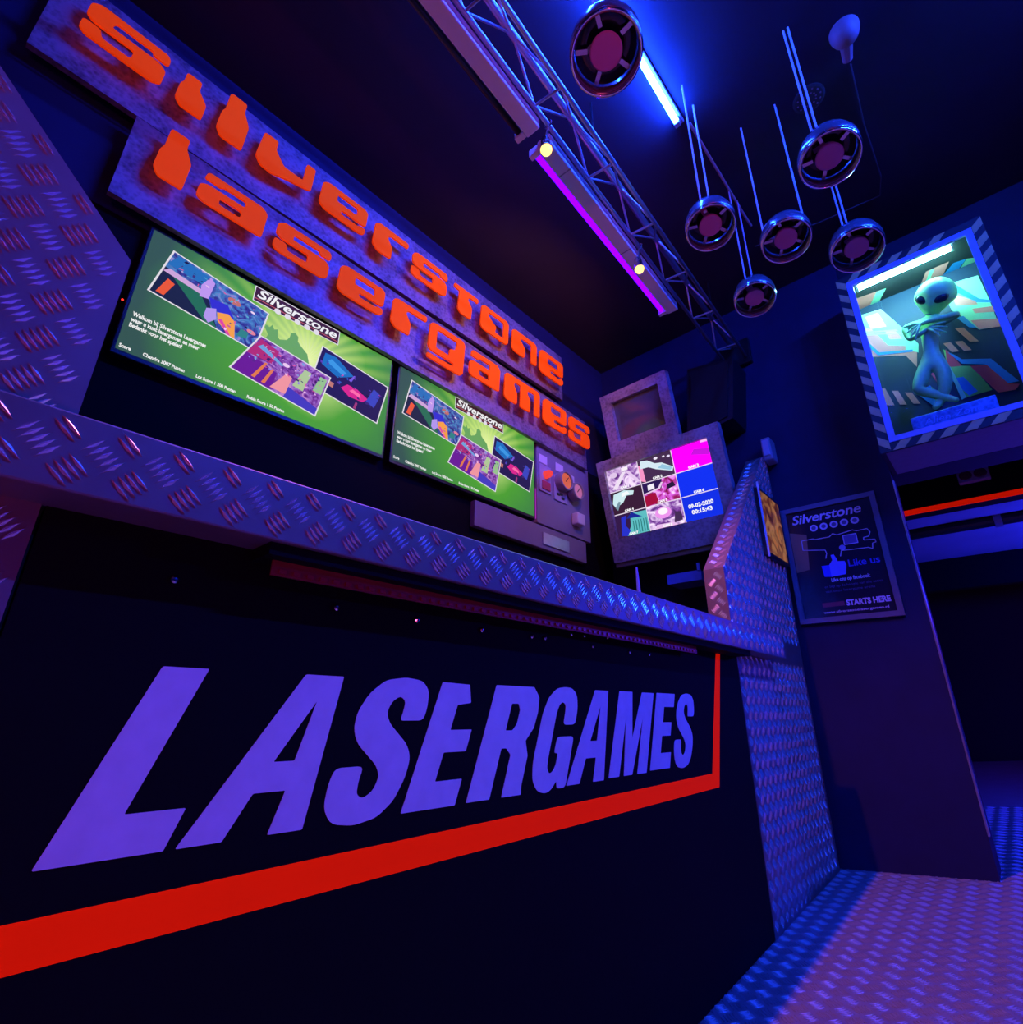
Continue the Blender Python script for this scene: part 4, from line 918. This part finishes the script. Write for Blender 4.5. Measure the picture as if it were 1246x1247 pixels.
# name block at the alien's feet
XPL = CX0 + .035
pl = thing('name_block', 'glittering blue name block at the feet of the alien', 'sign', at(1165, 505, x=XPL))
pA, pB = at(1112, 522, x=XPL), at(1216, 490, x=XPL)
obj('block', box(B(), XPL, XPL + .04, pB.y, pA.y, cz0 + .0205, 1.435, .004), speckled('blue_glitter', (0.05, 0.12, 0.45), (0.25, 0.5, 0.9), 0.3, 0.3), pl)
me = text_mesh('lettering', 'Alien Zone', .05, paint(150, 190, 255), depth=.001, width=.23, shear=.2)
inst('lettering', me, pl, PX(XPL - .0016, pA.y - .05, 1.375))

# ------------------------------------------------------------------ poster on the far wall
po = thing('framed_poster', 'framed dark laser game poster with white outlines on the far wall', 'poster', (XE, .62, .45))
XP = XE - .012
pm = PX(XE, .862, .482); pw, ph = .50, .70
obj('backing', rotbm(box(B(), .012, pw - .012, .012, ph - .012, .0005, .008), pm), mat('poster_dark_print', (0.012, 0.012, 0.03), 0.25, var=0.4, scale=5), po)
obj('frame', rotbm(ring(B(), pw, ph, .028, .028, .028, .028, .0005, .018), pm), mat('blue_grey_frame', (0.16, 0.16, 0.22), 0.4, 0.3), po)
M_pw = paint(215, 205, 225); M_pb = paint(70, 80, 220); M_pd = paint(90, 85, 130)
ins = prints('printed_panel', pm, [([(.03, .30), (.10, .31), (.12, .52), (.03, .55)], paint(150, 105, 80)), ([(.17, .255), (.21, .25), (.21, .32), (.165, .32)], paint(60, 70, 235))], po, base=.0083)
def ptext(body, u, v, size, wd, m=M_pw, shear=.0, bold=.001):
    return inst('print_text', text_mesh('print_text', body, size, m, shear=shear, bold=bold, depth=.0001, width=wd), po, pm @ Matrix.Translation((u, v, .0092)))
ptext('Silverstone', .055, .595, .078, .365, shear=.22, bold=.0015)
for i in range(5):
    o = prints('print_circle', pm, [(disc(.165 + i * .053, .553, .021, 18), M_pw), (disc(.165 + i * .053, .553, .012, 12), M_pd)], po, base=.009)
gun = [(.085,.43),(.088,.488),(.15,.489),(.16,.483),(.235,.483),(.255,.499),(.275,.487),(.355,.499),(.375,.490),(.425,.492),(.436,.470),(.425,.447),(.40,.445),(.398,.43),(.45,.425),(.452,.408),(.435,.405),(.43,.375),(.41,.385),(.33,.388),(.28,.392),(.27,.36)]
bm = B()
for a, b_ in zip(gun, gun[1:]): tube(bm, pm @ Vector((*a, .0095)), pm @ Vector((*b_, .0095)), .0024, n=5)
for a, b_ in zip([(.085,.43),(.2,.41),(.205,.39)], [(.2,.41),(.205,.39),(.195,.36)]): tube(bm, pm @ Vector((*a, .0095)), pm @ Vector((*b_, .0095)), .0024, n=5)
obj('blaster_outline', bm, M_pw, po)
prints('blaster_detail', pm, [(rect(.30, .37, .42, .478), M_pw), (rect(.305, .365, .425, .473), paint(110, 90, 160)), (disc(.288, .408, .016, 14), paint(160, 150, 210))], po, base=.009)
prints('thumb_hand', pm, [([(.205,.25),(.205,.32),(.225,.345),(.222,.375),(.238,.378),(.25,.345),(.25,.335),(.285,.33),(.29,.31),(.285,.285),(.278,.255)], paint(130, 130, 245))], po, base=.0092)
ptext('Like us', .30, .295, .055, .15, m=paint(75, 75, 200)); ptext('Like ons op facebook', .20, .222, .028, .19); ptext('en blijf op de hoogte van alle acties', .16, .19, .02, .28, m=M_pd, bold=0); ptext('van onze lasergame arena', .16, .163, .02, .24, m=M_pd, bold=0)
ptext('STARTS HERE', .25, .082, .042, .205, bold=.002); ptext('www.silverstonelasergames.nl', .13, .048, .018, .31, bold=.0003)
prints('print_band', pm, [(rect(.13, .24, .083, .108), paint(120, 40, 70))], po, base=.0088)

# ------------------------------------------------------------------ passage lintel, emergency light, ceiling
XT = 4.10
ln = thing('passage_lintel', 'black lintel across the passage with a red strip along its lower edge', 'lintel', (XT, -.4, 1.2))
obj('beam', box(B(), XT, XT + .12, -1.40, .60, 1.215, 2.2), M_black, ln)
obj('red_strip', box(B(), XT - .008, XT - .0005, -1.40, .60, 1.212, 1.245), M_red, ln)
em = thing('emergency_light', 'grey emergency light with two round lenses above the red strip', 'emergency light', at(1190, 582, x=XT))
ea, eb = at(1169, 592, x=XT), at(1208, 585, x=XT)
obj('housing', box(B(), XT - .05, XT - .0005, eb.y, ea.y, ea.z - .0, ea.z + .082, .006), mat('grey_lamp_housing', (0.35, 0.26, 0.3), 0.5), em)
for f_ in (.27, .73):
    o = obj('lens', lathe(B(), [(0, .008), (.026, .007), (.031, 0)], 20), mat('dark_red_lens', (0.14, 0.03, 0.05), 0.25), em)
    o.matrix_basis = wm(em).inverted() @ PX(XT - .0505, ea.y + (eb.y - ea.y) * f_, ea.z + .041); o.matrix_parent_inverse = Matrix.Identity(4)
for i, (a, b_) in enumerate(((XT + .125, 4.62), (4.74, 5.75))):
    o = struct('ceiling_passage', box(B(), a, b_, -1.4, .61, 1.26, 1.30), M_bluepanel)
dk = thing('ceiling_duct', 'dark duct crossing under the blue lit passage ceiling', 'duct', (4.68, -.4, 1.2))
obj('duct', tube(B(), (4.68, .60, 1.25), (4.68, -1.40, 1.25), .05, n=16), M_dark, dk)
obj('duct_ring', tube(B(), (4.68, -.115, 1.25), (4.68, -.155, 1.25), .062, n=16), M_grey, dk)
tag(obj('passage_bulkhead', box(B(), 5.76, 5.86, -1.4, .61, 1.0, 1.6), M_black), 'black bulkhead closing the ceiling deeper in the passage', 'bulkhead')
# blue lamp of the passage, on its right wall, and a dull red one further in
def wall_lamp(label, x, y, z, col, e, s):
    t = thing('passage_lamp', label, 'lamp', (x, y, z))
    obj('back_box', box(B(), x - .08, x + .08, y - .02, y, z - .04, z + .04, .004), M_dark, t)
    obj('diffuser', box(B(), x - .07, x + .07, y + .0005, y + .03, z - .03, z + .03, .008), glow('passage_lamp_' + s, col, 3), t)
    l = light('passage_lamp_light', 'POINT', (x, y + .10, z), e, col, shadow_soft_size=.05); return t
wall_lamp('blue wall lamp on the right side of the passage', 4.9, -1.40, .9, (0.012, 0.02, 1.0), 150, 'blue')
wall_lamp('red wall lamp deep in the passage', 6.8, -1.40, .8, (1.0, 0.03, 0.08), 5, 'red')
